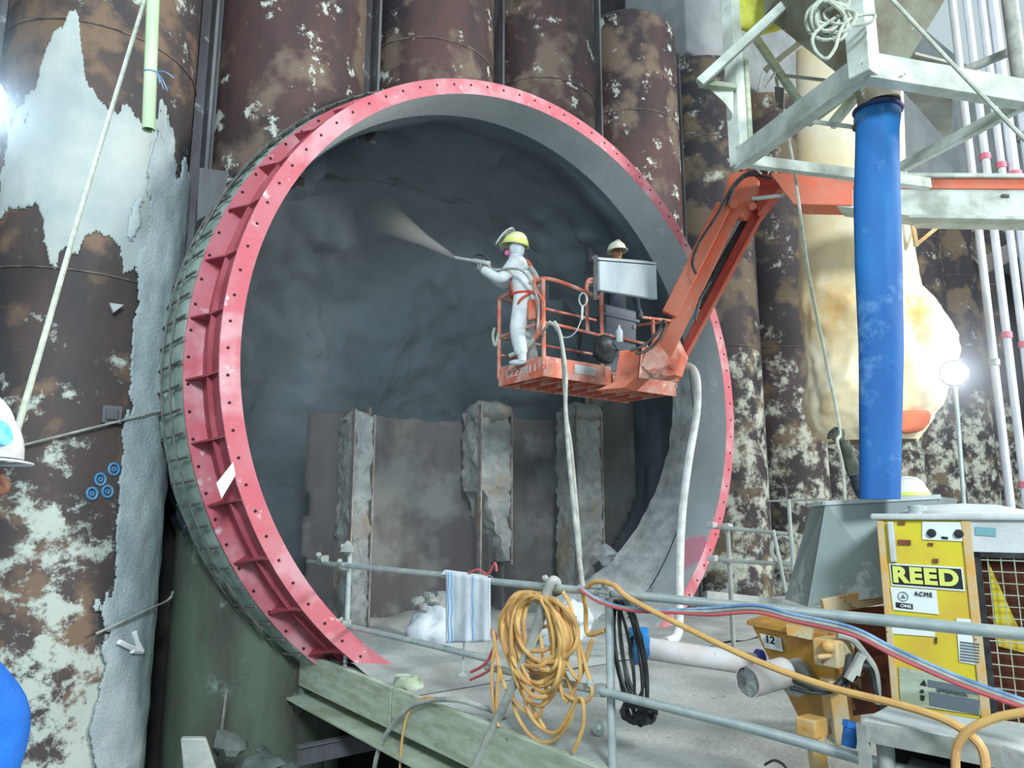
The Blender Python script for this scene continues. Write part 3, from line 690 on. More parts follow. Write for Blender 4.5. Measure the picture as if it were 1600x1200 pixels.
mk('filler_cap', M().lathe(MB(s0+.2, z_top+.03, -.12), UP, [(.06, 0), (.06, .015), (.048, .016), (.05, .05), (0, .055)], 16), m_galv, mc)
# door stickers and writing
sg = mk('name_plate', mquad([(1389, 880), (1504, 886.5), (1508, 924), (1393, 915)], .008), m_sticker, mc, smooth=False)
npb = mk('name_plate_face', mquad([(1391.5, 882.5), (1501.5, 889), (1505.5, 921), (1395, 912.5)], .011), m_ink, sg, smooth=False)
a = MF(1396.5, 910, .0155); b_ = MF(1499, 917, .0155); up_ = MF(1396, 884.5, .0155)-a
text('plate_lettering', 'REED', m_inky, sg, a, (b_-a).normalized(), UP, ((b_-a).length, up_.length*1.0), .05, 1.14)
sk1 = mk('sticker', mquad([(1391, 917), (1463, 922), (1467, 960), (1396, 953)], .008), m_sticker, mc, smooth=False)
a = MF(1429, 930.5, .0135); b_ = MF(1457, 933, .0135)
text('sticker_lettering', 'ACME', m_ink, sk1, a, (b_-a).normalized(), UP, ((b_-a).length, .024), .0, 1.3)
mk('sticker_block', mquad([(1399.5, 941), (1426, 944), (1426.5, 952), (1400, 949)], .0115), m_ink, sk1, smooth=False)
a = MF(1407, 948.4, .0165); b_ = MF(1424, 950.4, .0165)
text('sticker_lettering', 'OME', m_sticker, sk1, a, (b_-a).normalized(), UP, ((b_-a).length, .017), .01)
c_ = MF(1411, 932, .013); mk('sticker_emblem', M().tube([c_+bdir*.025*cos(t*pi/10)+UP*.025*sin(t*pi/10) for t in range(20)], .002, 5, closed=True).prism([c_+bdir*-.012-UP*.01, c_+bdir*.012-UP*.01, c_+UP*.013], nin*.002), m_inkg, sk1, smooth=False)
mk('sticker', mquad([(1391, 962), (1460, 970), (1461, 995), (1393, 990)], .008), m_sticker, mc, smooth=False)
mk('sticker_bar', mquad([(1391, 960), (1460, 967), (1460, 971), (1391, 964)], .0115), m_teal, mc, smooth=False)
for q in ([(1404, 962), (1408, 962.5), (1408, 968), (1404, 967.5)], [(1461, 996), (1464, 996), (1464, 1006), (1461, 1005)], [(1484, 891), (1497, 892), (1497, 897), (1484, 896)]): mk('tape_mark', mquad(q, .013), m_ink, mc, smooth=False)
gp = mk('gauge_panel', mquad([(1441, 815), (1511, 816), (1510, 846), (1441, 843)], .008), m_sticker, mc, smooth=False)
for x, y in ((1455.5, 833), (1498, 834)):
    mk('gauge', M().lathe(MF(x, y, .012), -nin, [(0, .014), (.02, .012), (.024, 0)], 18), m_ink, gp)
mk('gauge_mark', mquad([(1471, 838), (1481, 839), (1481, 843), (1471, 842)], .012), m_ink, gp, smooth=False)
mk('handle', mbox((MF(1390, 850)-F0).dot(bdir), (MF(1400, 850)-F0).dot(bdir), MF(1395, 878).z, MF(1395, 815).z, .0, .03), m_dust, mc, smooth=False, bevel=.008)
for q in ([(1403, 843), (1423, 844), (1423, 852), (1403, 851)], [(1403, 815), (1414, 815), (1414, 820), (1403, 820)], [(1450, 848), (1458, 848.5), (1458, 853), (1450, 852.5)], [(1504, 848), (1511, 848.5), (1510, 854), (1506, 854)],
          [(1457, 873), (1466, 873), (1466, 880), (1457, 880)], [(1511, 889), (1521, 890), (1521, 895), (1511, 894)], [(1511, 914), (1522, 915), (1522, 921), (1511, 920)], [(1504, 816), (1511, 816), (1511, 821), (1504, 821)]):
    mk('latch', mquad(q, .010), m_rustb, mc, smooth=False)
sk2 = mk('sticker', mquad([(1494, 966), (1524, 968), (1532, 1040), (1499, 1034)], .008), m_sticker, mc, smooth=False)
for k in range(7): mk('sticker_line', mquad([(1500, 1002+k*4.6), (1530, 1006+k*4.6), (1530.5, 1008.6+k*4.6), (1500.5, 1004.6+k*4.6)], .012), m_inkg, sk2, smooth=False)
wpl = mk('warning_plate', mquad([(1404, 1042), (1534, 1066), (1534, 1118), (1407, 1100)], .008), m_timber, mc, smooth=False)
mk('warning_block', mquad([(1450, 1062), (1530, 1077), (1530, 1086), (1450, 1073)], .012), m_inkg, wpl, smooth=False)
mk('warning_block', mquad([(1452, 1081), (1530, 1094), (1530, 1117), (1453, 1102)], .012), m_inkg, wpl, smooth=False)
a = MF(1464, 1080, .0135); b_ = MF(1512, 1088.5, .0135)
text('warning_lettering', 'ADVERTENCIA', m_inkg, wpl, a, (b_-a).normalized(), UP, ((b_-a).length, .018), .0, 1.2)
mk('warning_symbol', M().prism([MF(1437, 1070, .014), MF(1448, 1072, .014), MF(1444, 1062, .014)], nin*.003).ball(MF(1441, 1080, .014), .01, 8).prism([MF(1438, 1086, .014), MF(1445, 1087, .014), MF(1444, 1095, .014), MF(1439, 1094, .014)], nin*.003), m_ink, wpl, smooth=False)
mk('lintel_strip', mquad([(1524, 823), (1556, 825), (1556, 838), (1524, 836)], .01), m_teal, mc, smooth=False)

# low white topped engine cover in the bottom right corner
cv_ = thing('low_cover', 'pale dusty low steel cover with open dark front in the bottom right corner', 'cover', P(1480, 1200, 3.4)-UP*.3)
T = [(1347, 1124), (1392, 1100), (1650, 1145), (1650, 1190), (1566, 1164)]
zt = P(1347, 1124, 3.75).z
tp_ = [PZ(x, y, zt) for x, y in T]
mk('top_plate', M().prism(tp_, (0, 0, -.03)), m_dust, cv_, smooth=False, bevel=.006)
a, b_ = tp_[0], tp_[4]
mk('front_rim', M().beam(a-UP*.05, b_-UP*.05, .03, .09), m_greyhose, cv_, smooth=False)
mk('left_leg', M().beam(a-UP*.02, a-UP*.6, .05, .03), m_greyhose, cv_, smooth=False)
mk('right_cheek', M().prism([b_-UP*.02, tp_[3], tp_[3]-UP*.6, b_-UP*.6+(tp_[3]-b_)*.5, b_+(tp_[3]-b_)*.2-UP*.25], (0, .02, 0)), m_dust, cv_, smooth=False)
bk = nin*.28
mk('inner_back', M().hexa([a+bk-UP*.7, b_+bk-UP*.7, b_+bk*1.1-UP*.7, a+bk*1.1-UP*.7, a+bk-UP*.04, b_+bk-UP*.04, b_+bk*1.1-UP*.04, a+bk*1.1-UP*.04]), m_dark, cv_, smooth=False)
mk('tank', M().cyl(a+(b_-a)*.3+nin*.14-UP*.33, a+(b_-a)*1.1+nin*.14-UP*.35, .16, n=24), mat('dark_grey_tank', (66, 74, 78), .5, col2=(92, 100, 102), scale=4), cv_)
mk('tube_stub', M().cyl(a+(b_-a)*.13+nin*.1-UP*.1, a+(b_-a)*.13+nin*.1-UP*.4, .04, n=14), m_conc, cv_)
single('blue_fitting', M().cyl(P(1330, 1132, 3.9), P(1326, 1166, 3.9), .035, n=12).cyl(P(1331, 1128, 3.9), P(1330, 1136, 3.9), .045, n=8), mat('blue_plastic', (40, 110, 190), .4), 'small blue fitting left of the low pale cover', 'fitting')
single('yellow_bracket', M().beam(P(1270, 1130, 4.4), P(1282, 1215, 4.4), .09, .08).box(P(1268, 1135, 4.4), (.13, .12, .1)), m_yelw, 'worn yellow bracket standing at the bottom left of the low cover', 'bracket', bevel=.01, smooth=False)

# pump hopper
hop = thing('pump_hopper', 'rusty yellow pump hopper tapering down below the grey chute', 'hopper', P(1290, 1150, 4.9))
m_hop = mat('rusty_yellow_hopper', (196, 146, 58), .6, col2=(168, 122, 76), scale=3, patch=(176, 170, 150), pt=.57, pscale=4, pw=.1, bump=.2)
tl, tr = P(1172, 966, 5.35), P(1300, 1004, 4.72); bl, br_ = P(1252, 1136, 5.15), P(1315, 1150, 4.75); zz = (tl.z+tr.z)/2; tl.z = tr.z = zz; bl.z = br_.z = (bl.z+br_.z)/2
bkv = nin*1.0
mk('hopper_body', M().hexa([bl, br_, br_+nin*.5, bl+nin*.5, tl, tr, tr+bkv, tl+bkv]), m_hop, hop, smooth=False, bevel=.01)
mk('rim', M().beam(tl, tr, .05, .03).beam(tl, tl+bkv, .05, .03).beam(tl+bkv, tr+bkv, .05, .03).beam(tr, tr+bkv, .05, .03), m_hop, hop, smooth=False)
q0, q1 = P(1290, 945, 4.9), P(1395, 928, 4.9)
mk('rear_rim', M().beam(P(1285, 948, 5.0), P(1400, 926, 5.0), .05, .10), m_yelw, hop, smooth=False, bevel=.006)
mk('brown_panel', M().prism([P(1292, 955, 5.0), P(1400, 945, 5.0), P(1402, 1110, 5.0), P(1320, 1120, 5.0)], nin*.03), m_rustb, hop, smooth=False)
mk('frame_bar', M().beam(P(1300, 1050, 4.9), P(1400, 1030, 4.75), .04, .07).beam(P(1375, 1060, 4.8), P(1380, 1120, 4.8), .05, .05), m_rustb, hop, smooth=False)
plt = mk('plate', M().prism([P(1187, 990, 5.22), P(1220, 997, 5.1), P(1223, 1018, 5.1), P(1195, 1012, 5.22)], nin*.01), m_sticker, hop, smooth=False)
a = P(1199, 1004, 5.17); b_ = P(1217, 1008, 5.08)
text('plate_lettering', '12', m_ink, plt, a-nin*.01, (b_-a).normalized(), UP, (.07, .05), .02)
mk('bracket', M().prism([P(1228, 975, 4.95), P(1270, 983, 4.8), P(1268, 1000, 4.78), P(1230, 992, 4.93)], nin*.05), m_yelw, hop, smooth=False)
mk('valve_block', M().box(P(1303, 1018, 4.6), (.2, .16, .16)).ball(P(1294, 1010, 4.5), .04, 12).cyl(P(1276, 1027, 4.5), P(1300, 1024, 4.5), .015), m_yelw, hop, bevel=.015)
mk('column', M().beam(P(1300, 1060, 4.65), P(1312, 1160, 4.65), .14, .1), m_yelw, hop, smooth=False, bevel=.01)
mk('pump_outlet', M().cyl(P(1240, 1060, 4.95), P(1262, 1050, 5.1), .11, n=18), m_conc, hop)
for l in ([(1308, 992), (1330, 998), (1350, 1020), (1368, 1050), (1372, 1100)], [(1345, 1040), (1360, 1045), (1368, 1075), (1376, 1105)], [(1338, 1030), (1322, 1070), (1280, 1083), (1235, 1075)], [(1330, 1022), (1318, 1060), (1290, 1078), (1240, 1062)]):
    mk('hydraulic_hose', M().tube(spline([P(x, y, 4.5) for x, y in l], 8), .02 if l[0][0] != 1338 else .012, 8), m_black if l[0][1] != 992 else m_greyhose, hop)
mk('valve_frame', M().beam(P(1347, 1022, 4.45), P(1325, 1062, 4.45), .04, .04).beam(P(1345, 1025, 4.45), P(1338, 1055, 4.45), .03, .03), m_greyhose, hop, smooth=False)

chute = thing('steel_chute', 'grey galvanised steel chute standing over the pump hopper', 'chute', P(1320, 940, 5.3))
m_chute = mat('streaked_grey_sheet', (142, 156, 154), .5, .25, col2=(120, 132, 130), scale=1.5, stretch=.2, patch=(166, 178, 174), pt=.6, pscale=3)
dF, dL = 5.0, 5.35
zt2 = P(1292, 785, dF).z
A_, B_ = P(1290, 786, 5.15), P(1470, 776, 4.85); C_, D_ = P(1262, 948, 5.15), P(1400, 930, 4.85); L0, L1 = P(1268, 789, 5.5), P(1226, 936, 5.5)
bb = nin*.9
mk('front_sheet', M().prism([C_, D_, B_, A_], nin*.012), m_chute, chute, smooth=False)
mk('side_sheet', M().prism([L1, C_, A_, L0], nin*.012), m_chute, chute, smooth=False)
mk('back_sheet', M().prism([L1+bb*.8, D_+bb, B_+bb, L0+bb*.8], nin*.012), m_chute, chute, smooth=False)
mk('right_sheet', M().prism([D_, D_+bb, B_+bb, B_], -bdir*.012), m_chute, chute, smooth=False)
mk('top_rim', M().beam(A_, B_, .03, .03).beam(L0, A_, .03, .03), m_dust, chute, smooth=False)

pipe = thing('delivery_pipe', 'pale pinkish delivery pipe with blue coupling on the deck left of the hopper', 'pipe', P(1100, 1050, 6.0))
m_pipe = mat('pale_pinkish_pipe', (196, 188, 186), .7, col2=(206, 206, 206), scale=4, patch=(158, 140, 134), pt=.62, pscale=7, bump=.15)
pa, pb = P(1003, 1012, 5.6), P(1190, 1040, 5.6)
mk('tube', M().cyl(pa, pb, .078, n=24), m_pipe, pipe)
dd = (pb-pa).normalized()
mk('blue_coupling', M().lathe(pa-dd*.02, dd, [(.078, -.06), (.12, -.05), (.125, -.01), (.115, 0), (.125, .01), (.12, .05), (.078, .06)], 20).box(pa+UP*.11-dd*.02, (.1, .1, .06)).rough(.012, 20), mat('blue_coupling', (44, 130, 200), .5, col2=(80, 150, 200), scale=8), pipe)
mk('blue_clamp', M().lathe(pb-dd*.02, dd, [(.08, -.03), (.11, -.02), (.11, .02), (.08, .03)], 16), mat('blue_clamp', (50, 70, 160), .5), pipe)
st = thing('pipe_stub', 'short pale pipe stub with clogged open end beside the hopper', 'pipe', P(1200, 1070, 4.9))
sa, sb = P(1168, 1066, 4.75), P(1245, 1045, 5.0); dd = (sb-sa).normalized()
mk('tube', M().lathe(sa, dd, [(.085, 0), (.093, .0), (.093, .34), (.0, .34)], 22), m_pipe, st)
mk('clogged_concrete', M().lathe(sa+dd*.008, dd, [(0, -.006), (.05, 0), (.085, .0)], 16).rough(.02, 30), m_ribc, st)
# ---------------------------------------------------------------- boom lift
BX0 = P(850, 588, 9.3); zb = BX0.z; bx, by = BX0.x, BX0.y; BL, BW, BH = 2.55, .98, .27
lift = thing('boom_lift_basket', 'orange boom lift work basket hanging in front of the ring opening', 'lift', (bx+BL/2, by+BW/2, zb))
def basket_rail(name, pts, r=.028): return mk(name, M().tube(pts, r, 8), m_orange_d, lift)
fl = M().span((bx, by, zb+.17), (bx+BL, by+BW, zb+.20))
mk('floor_plate', fl, m_orange_d, lift, smooth=False)
for k in range(9): mk('floor_joist', M().span((bx+.1+k*.29, by+.02, zb+.0), (bx+.15+k*.29, by+BW-.02, zb+.17)), m_orange_d, lift, smooth=False)
gmesh = M()
for k in range(24): gmesh.span((bx+.06+k*.104, by+.03, zb+.15), (bx+.075+k*.104, by+BW-.03, zb+.17))
mk('grating', gmesh, m_orange_d, lift, smooth=False, kind='stuff')
mk('toe_board', M().span((bx, by-.012, zb), (bx+BL*.47, by+.012, zb+BH)), m_orange_d, lift, smooth=False, bevel=.004)
mk('toe_board', M().span((bx-.012, by+.0, zb), (bx+.012, by+BW, zb+BH)), m_orange_d, lift, smooth=False, bevel=.004)
mk('toe_board', M().span((bx, by+BW-.012, zb), (bx+BL, by+BW+.012, zb+BH*.8)), m_orange_d, lift, smooth=False, bevel=.004)
mk('toe_board', M().span((bx+BL*.62, by-.012, zb-.02), (bx+BL, by+.012, zb+BH*.75)), m_orange_d, lift, smooth=False, bevel=.004)
mk('dust_patch', M().span((bx+.52, by-.02, zb+.1), (bx+.9, by-.013, zb+.22)).rough(.006, 9), m_dust, lift, smooth=False)
a = Vector((bx-.016, by+BW-.2, zb+.09)); text('painted_number', '1227811', m_dust, lift, a, (0, -1, 0), UP, (.62, .1), .0)
HT, HM = 1.30, .72
for x in (bx+.0, bx+1.05): basket_rail('post', [(x, by, zb+.1), (x, by, zb+HT)])
basket_rail('post', [(bx, by+BW, zb+.1), (bx, by+BW, zb+HT-.03)])
basket_rail('post', [(bx+.62, by+BW, zb+.1), (bx+.62, by+BW, zb+HT-.2)], .02)
basket_rail('post', [(bx+BL-.45, by, zb+.3), (bx+BL-.45, by, zb+1.1)]); basket_rail('post', [(bx+BL, by, zb+.1), (bx+BL, by, zb+1.05)]); basket_rail('post', [(bx+BL, by+BW, zb+.1), (bx+BL, by+BW, zb+1.1)])
basket_rail('top_rail', spline([(bx, by+BW, zb+HT-.03), (bx+.0, by+.25, zb+HT+.02), (bx+.1, by+.02, zb+HT+.03), (bx+.5, by, zb+HT), (bx+1.05, by, zb+HT-.08)], 6))
basket_rail('middle_rail', spline([(bx, by+BW, zb+HM-.02), (bx, by+.2, zb+HM), (bx+.1, by+.01, zb+HM), (bx+1.05, by, zb+HM-.03)], 5), .022)
basket_rail('middle_rail', [(bx+1.05, by, zb+HM), (bx+1.9, by, zb+HM-.02), (bx+2.1, by, zb+.55)], .022)
basket_rail('top_rail', [(bx, by+BW, zb+HT-.03), (bx+BL, by+BW, zb+HT-.05)], .022)
basket_rail('middle_rail', [(bx, by+BW, zb+HM-.02), (bx+BL, by+BW, zb+HM-.02)], .02)
basket_rail('low_rail', [(bx, by+BW, zb+.45), (bx+1.3, by+BW, zb+.45)], .018)
basket_rail('gate_hoop', spline([(bx+.92, by+.15, zb+.75), (bx+.92, by+.15, zb+1.42), (bx+1.05, by+.15, zb+1.55), (bx+1.25, by+.15, zb+1.6)], 6))
basket_rail('top_rail', [(bx+1.9, by+.02, zb+HT-.2), (bx+BL, by+.02, zb+HT-.15), (bx+BL, by+BW, zb+HT-.05)], .022)
basket_rail('middle_rail', [(bx+BL, by, zb+HM), (bx+BL, by+BW, zb+HM)], .022)
# support casting under the basket
mk('support_casting', M().prism([P(968, 548, 9.35), P(992, 545, 9.4), P(1000, 560, 9.4), P(998, 585, 9.4), P(975, 606, 9.4), P(930, 610, 9.4), P(960, 596, 9.4)], nin*.35), m_orange, lift, smooth=False, bevel=.01)
mk('mount_plate', M().prism([P(1003, 540, 9.3), P(1062, 560, 9.5), P(1060, 596, 9.5), P(998, 590, 9.3)], nin*.05), m_orange_d, lift, smooth=False)
# jib and boom
jib = thing('jib_arm', 'orange jib of paired arms sloping from the elbow down to the basket', 'boom', P(1030, 590, 9.4))
fw3 = Vector((0, 0, 1))
def armq(name, a, da, b, db, wpx, th, mt, par):   # flat bar facing the viewer
    A, B = P(*a, da), P(*b, db); L = (B-A).normalized(); view = ((A+B)/2-O).normalized(); side = L.cross(view).normalized(); dep = side.cross(L).normalized()
    wd = wpx/F_PX*(da+db)/2; return mk(name, M().box((A+B)/2, ((B-A).length, wd, th), (L, side, dep)), mt, par, smooth=False, bevel=.012)
armq('main_arm', (1152, 312), 9.0, (1024, 582), 9.45, 26, .2, m_orange, jib)
armq('upper_arm', (1130, 322), 8.95, (1045, 492), 9.25, 25, .18, m_orange, jib)
armq('lower_arm', (1185, 330), 9.15, (1054, 580), 9.6, 17, .12, m_red_arm, jib)
armq('lower_arm_edge', (1190, 338), 9.12, (1064, 572), 9.55, 6, .14, m_orange, jib)
armq('cylinder', (1168, 342), 9.25, (1090, 480), 9.45, 15, .12, m_black, jib)
mk('elbow_plate', M().prism([P(1140, 272, 8.95), P(1165, 266, 8.95), P(1186, 282, 8.95), P(1184, 300, 8.95), P(1158, 338, 8.95), P(1128, 336, 8.95), P(1130, 305, 8.95)], nin*.22), m_orange, jib, smooth=False, bevel=.01)
mk('elbow_block', M().prism([P(1150, 262, 9.0), P(1238, 268, 8.9), P(1225, 282, 8.9), P(1196, 320, 9.0), P(1184, 336, 9.0), P(1180, 290, 9.0)], nin*.2), m_red_arm, jib, smooth=False)
mk('elbow_pin', M().cyl(P(1146, 318, 8.8), P(1146, 318, 9.2), .06, n=14).cyl(P(1176, 322, 8.8), P(1176, 322, 9.2), .05), m_orange, jib)
mk('foot_bracket', M().prism([P(1010, 548, 9.3), P(1040, 500, 9.3), P(1066, 556, 9.3), P(1056, 586, 9.3), P(1022, 590, 9.3), P(1000, 570, 9.3)], nin*.2), m_orange_d, jib, smooth=False, bevel=.01)
mk('pin_row', M().cyl(P(1022, 580, 9.15), P(1022, 580, 9.5), .035).cyl(P(1038, 582, 9.15), P(1038, 582, 9.5), .04).cyl(P(1052, 572, 9.15), P(1052, 572, 9.5), .035), m_orange_d, jib)
mk('rod', M().cyl(P(1175, 311, 8.9), P(1222, 305, 8.8), .025), m_galv, jib)
for k, l in enumerate(([(1213, 273), (1175, 268), (1150, 285), (1132, 315), (1118, 340), (1092, 380), (1082, 410), (1088, 428)], [(1205, 278), (1170, 274), (1148, 292), (1136, 320)], [(1038, 500), (1025, 522), (1005, 540), (985, 548)], [(1040, 505), (1030, 530), (1010, 548), (994, 552)], [(1110, 440), (1094, 468), (1086, 500)])):
    mk('hydraulic_hose', M().tube(spline([P(x, y, 8.8) for x, y in l], 8), .02, 7), m_black, jib)
for l in ([(1198, 262), (1180, 250), (1176, 258), (1190, 272)], [(1215, 275), (1205, 262), (1200, 272)]): mk('cable_loop', M().tube(spline([P(x, y, 8.75) for x, y in l], 6), .012, 6), m_whitehose, jib)
boom = thing('main_boom', 'red and white telescopic boom running right from the elbow behind the blue hose', 'boom', P(1450, 330, 8.6))
def slab(name, px, d0, d1, th, mt, x0=1200, x1=1700):
    q = [P(x, y, d0+(d1-d0)*(x-x0)/(x1-x0)) for x, y in px]; return mk(name, M().prism(q, nin*th), mt, boom, smooth=False, bevel=.008)
slab('red_nose', [(1203, 270), (1332, 274), (1332, 321), (1240, 319), (1222, 296)], 8.7, 8.3, .4, m_orange)
slab('red_strip', [(1330, 276), (1700, 278), (1700, 296), (1330, 294)], 8.7, 8.3, .4, m_orange)
slab('pale_top_strip', [(1330, 269), (1700, 271), (1700, 277), (1330, 276)], 8.65, 8.25, .4, m_white_steel)
slab('white_section', [(1314, 290), (1700, 295), (1700, 342), (1420, 337), (1306, 322)], 8.72, 8.32, .42, m_white_steel)
slab('bottom_lip', [(1420, 334), (1700, 339), (1700, 345), (1420, 340)], 8.65, 8.25, .44, m_white_steel)
mk('slot', M().prism([P(x, y, 8.4) for x, y in ((1565, 303), (1577, 304), (1577, 308), (1565, 307))], nin*.03), m_black, boom, smooth=False)
single('white_dusty_hose', M().tube(spline([P(1040, 575, 9.7), P(1065, 570, 9.6), P(1084, 578, 9.5), P(1090, 604, 9.45), P(1088, 650, 9.3), P(1076, 720, 9.0), P(1066, 800, 8.8), P(1062, 880, 8.5), P(1061, 950, 8.0), P(1058, 992, 7.4), P(1040, 1004, 7.2)], 10), .048, 12), m_whitehose,
       'thick white dusty hose curving out of the basket right end down to the deck', 'hose')

# console and dusty sheet in the basket
con = thing('control_console', 'blue-grey control console standing in the basket under the dusty panel', 'console', (bx+1.55, by+.35, zb+.13))
m_cons = mat('blue_grey_plastic', (84, 100, 116), .5, col2=(104, 120, 134), scale=2, patch=(150, 166, 176), pt=.68, pscale=4)
def tap(x0, x1, y0, y1, z0, z1, k):
    mx, my = (x0+x1)/2, (y0+y1)/2; f = lambda x, m: m+(x-m)*k
    return M().hexa([(f(x0, mx), f(y0, my), z0), (f(x1, mx), f(y0, my), z0), (f(x1, mx), f(y1, my), z0), (f(x0, mx), f(y1, my), z0), (x0, y0, z1), (x1, y0, z1), (x1, y1, z1), (x0, y1, z1)])
mk('body', tap(bx+1.14, bx+1.8, by+.03, by+.22, zb+.2, zb+1.18, .9), m_cons, con, smooth=False, bevel=.03)
mk('rim', M().span((bx+1.1, by+.01, zb+1.0), (bx+1.84, by+.24, zb+1.05)), m_cons, con, smooth=False, bevel=.015)
mk('band', M().span((bx+1.16, by+.02, zb+.45), (bx+1.78, by+.23, zb+.48)), m_cons, con, smooth=False, bevel=.01)
mk('lamp', M().ball((bx+1.72, by+.02, zb+.92), .03, 10), m_dust, con)
pan = thing('dusty_panel', 'grey dusty box panel hung on the basket front rail hiding the second worker', 'panel', P(980, 470, 9.0))
q = [P(936, 407, 9.0), P(1026, 414, 9.25), P(1028, 468, 9.25), P(937, 453, 9.0)]
m_pan = mat('dusty_grey_panel', (158, 170, 178), .7, col2=(178, 190, 194), scale=3, stretch=.4, patch=(150, 160, 166), pt=.62, pscale=3, pw=.1)
mk('box', M().prism(q, (0, .07, 0)), m_pan, pan, smooth=False, bevel=.015)
q2 = [P(934, 400, 9.0), P(950, 397, 9.1), P(1015, 405, 9.25), P(1027, 415, 9.25)]
mk('lid', M().prism([q[0]+UP*.01, q[1]+UP*.01, q2[2]+Vector((0, .12, 0)), q2[0]+Vector((0, .1, 0))], (0, 0, .02)), m_dust, pan, smooth=False)
mk('bracket', M().beam(P(930, 400, 8.98), P(930, 470, 8.98), .06, .05), m_black, pan, smooth=False)
blk = single('black_bag', M().ball(P(946, 548, 9.0), .17, 18, (1, .9, 1.0)).rough(.1, 8, 2), m_black, 'black plastic bag slumped at the foot of the console in the basket', 'bag', angle=80)
single('clear_bottle', M().lathe(P(968, 535, 8.95), UP, [(0, 0), (.04, 0), (.045, .02), (.045, .14), (.015, .19), (.015, .22), (0, .22)], 14), m_pan, 'small pale plastic bottle on the basket ledge before the console', 'bottle')
cb = thing('carabiner_hook', 'steel snap hook with white strap hanging from the middle basket post', 'hook', P(911, 500, 9.1))
mk('hook', M().tube(spline([P(911+6*sin(t*2*pi/10), 468-10*cos(t*2*pi/10), 9.05) for t in range(10)], 3, True), .012, 6, closed=True), m_galv, cb)
mk('strap', M().cyl(P(910, 478, 9.05), P(909, 500, 9.05), .016), m_dust, cb)
mk('cord', M().tube(spline([P(908, 500, 9.05), P(900, 518, 9.05), P(888, 527, 9.1), P(876, 524, 9.1), P(862, 505, 9.2)], 5), .008, 6), m_dust, cb)
single('lanyard', M().tube(spline([P(846, 515, 9.1), P(836, 530, 9.2), P(851, 480, 9.05), P(838, 452, 9.1), P(834, 430, 9.15)], 6), .012, 6), m_orange, 'orange safety lanyard dangling inside the basket front left corner', 'lanyard')
single('yellow_rag_tie', M().tube(spline([P(773, 512, 9.9), P(770, 525, 9.9), P(774, 540, 9.9), P(779, 520, 9.9)], 5), .02, 6), m_timber, 'pale rag tied to the far left basket post', 'rag')

# ---------------------------------------------------------------- worker with the spray lance
def person(root, label, J, body_mat, boots=None, hood=False, K=1.0):
    t = thing('person', label, 'person', root)
    N = [(J['pel'], (.155*K, .13*K)), (J['waist'], (.14*K, .12*K)), (J['chest'], (.17*K, .13*K)), (J['neckb'], (.085*K, .08*K)), (J['neck'], .06*K)]
    E = [(0, 1), (1, 2), (2, 3), (3, 4)]
    for s in 'lr':
        n = len(N); N += [(J['sh'+s], .075*K), (J['el'+s], .06*K), (J['wr'+s], .042*K)]; E += [(3, n), (n, n+1), (n+1, n+2)]
        n = len(N); N += [(J['hip'+s], .10*K), (J['kn'+s], .08*K), (J['an'+s], .062*K)]; E += [(0, n), (n, n+1), (n+1, n+2)]
    skin('body', N, E, body_mat, t)
    for s in 'lr':
        f = Vector(J['fw'+s]) if 'fw'+s in J else Vector(J['fw']); a = Vector(J['an'+s])
        b = M().tube([a+UP*.05, a-UP*.02, a-UP*.05], .06, 12).ball(a+f*.06-UP*.06, .075, 14, (1.7, .72, .55), (f.normalized(), UP.cross(f).normalized(), UP))
        mk('boot', b, boots or m_glove, t, angle=70)
    return t
FW = Vector((-.62, .78, 0)).normalized(); RT = FW.cross(UP)      # worker faces the cavern, to the left
zf = zb+.21
W0 = P(822, 480, 9.7); ft = Vector((W0.x, W0.y, zf))
def W(f, r, z, base=ft): return base+FW*f+RT*r+UP*z
hd = P(797, 381, 9.65)
J = dict(pel=W(0, 0, .92), waist=W(.02, 0, 1.1), chest=W(.06, 0, 1.3), neckb=W(.1, 0, 1.46), neck=W(.13, 0, 1.54), fw=FW,
         shl=W(.1, -.19, 1.40), ell=W(.30, -.24, 1.16), wrl=P(752, 420, 9.62), shr=W(.1, .19, 1.40), elr=W(.34, .2, 1.2), wrr=P(745, 413, 9.8),
         hipl=W(0, -.1, .86), knl=W(.1, -.13, .48), anl=W(.02, -.15, .09), hipr=W(0, .1, .86), knr=W(.06, .2, .48), anr=W(-.04, .3, .09))
w1 = person(ft, 'person in dusty white coverall and lime helmet spraying concrete from the basket', J, m_cloth_white, mat('white_boot', (190, 200, 204), .6), K=1.5)
hc = J['neck']+UP*.12+FW*.02
face(w1, hc, FW, UP, 1.0)
mk('hood', M().ball(hc-FW*.02+UP*.0, .118, 20, (.95, .9, 1.15), (FW, RT, UP)).rough(.012, 14).ball(hc-FW*.0-UP*.12, .1, 14, (1, 1, .8)), mat('hood_cloth', (198, 206, 210), .9, col2=(176, 186, 190), scale=9, bump=.4), w1, angle=80)
mk('face_mask', M().ball(hc+FW*.085-UP*.05, .052, 14, (.8, .9, 1.0), (FW, RT, UP)).cyl(hc+FW*.09-RT*.05-UP*.06, hc+FW*.1-RT*.085-UP*.065, .035), mat('pink_respirator', (206, 110, 156), .5), w1)
he1 = helmet(w1, hc+UP*.06, UP*.97-FW*.16, FW, mat('lime_white_helmet', (222, 228, 176), .4), 1.3, band=m_lime, bh=.06, brim=.03)
mk('visor', M().grid(lambda u, v: hc+UP*(.25-.02*v)+FW*(.02+.22*v)+RT*((u-.5)*.32)+UP*(.06*(1-(2*u-1)**2)-.19*v*v), 12, 8), mat('clear_visor', (196, 202, 206), .15, alpha=.85), he1, solid=.02, angle=80)
hn = M()
m_harn = mat('orange_harness_web', (206, 92, 70), .7)
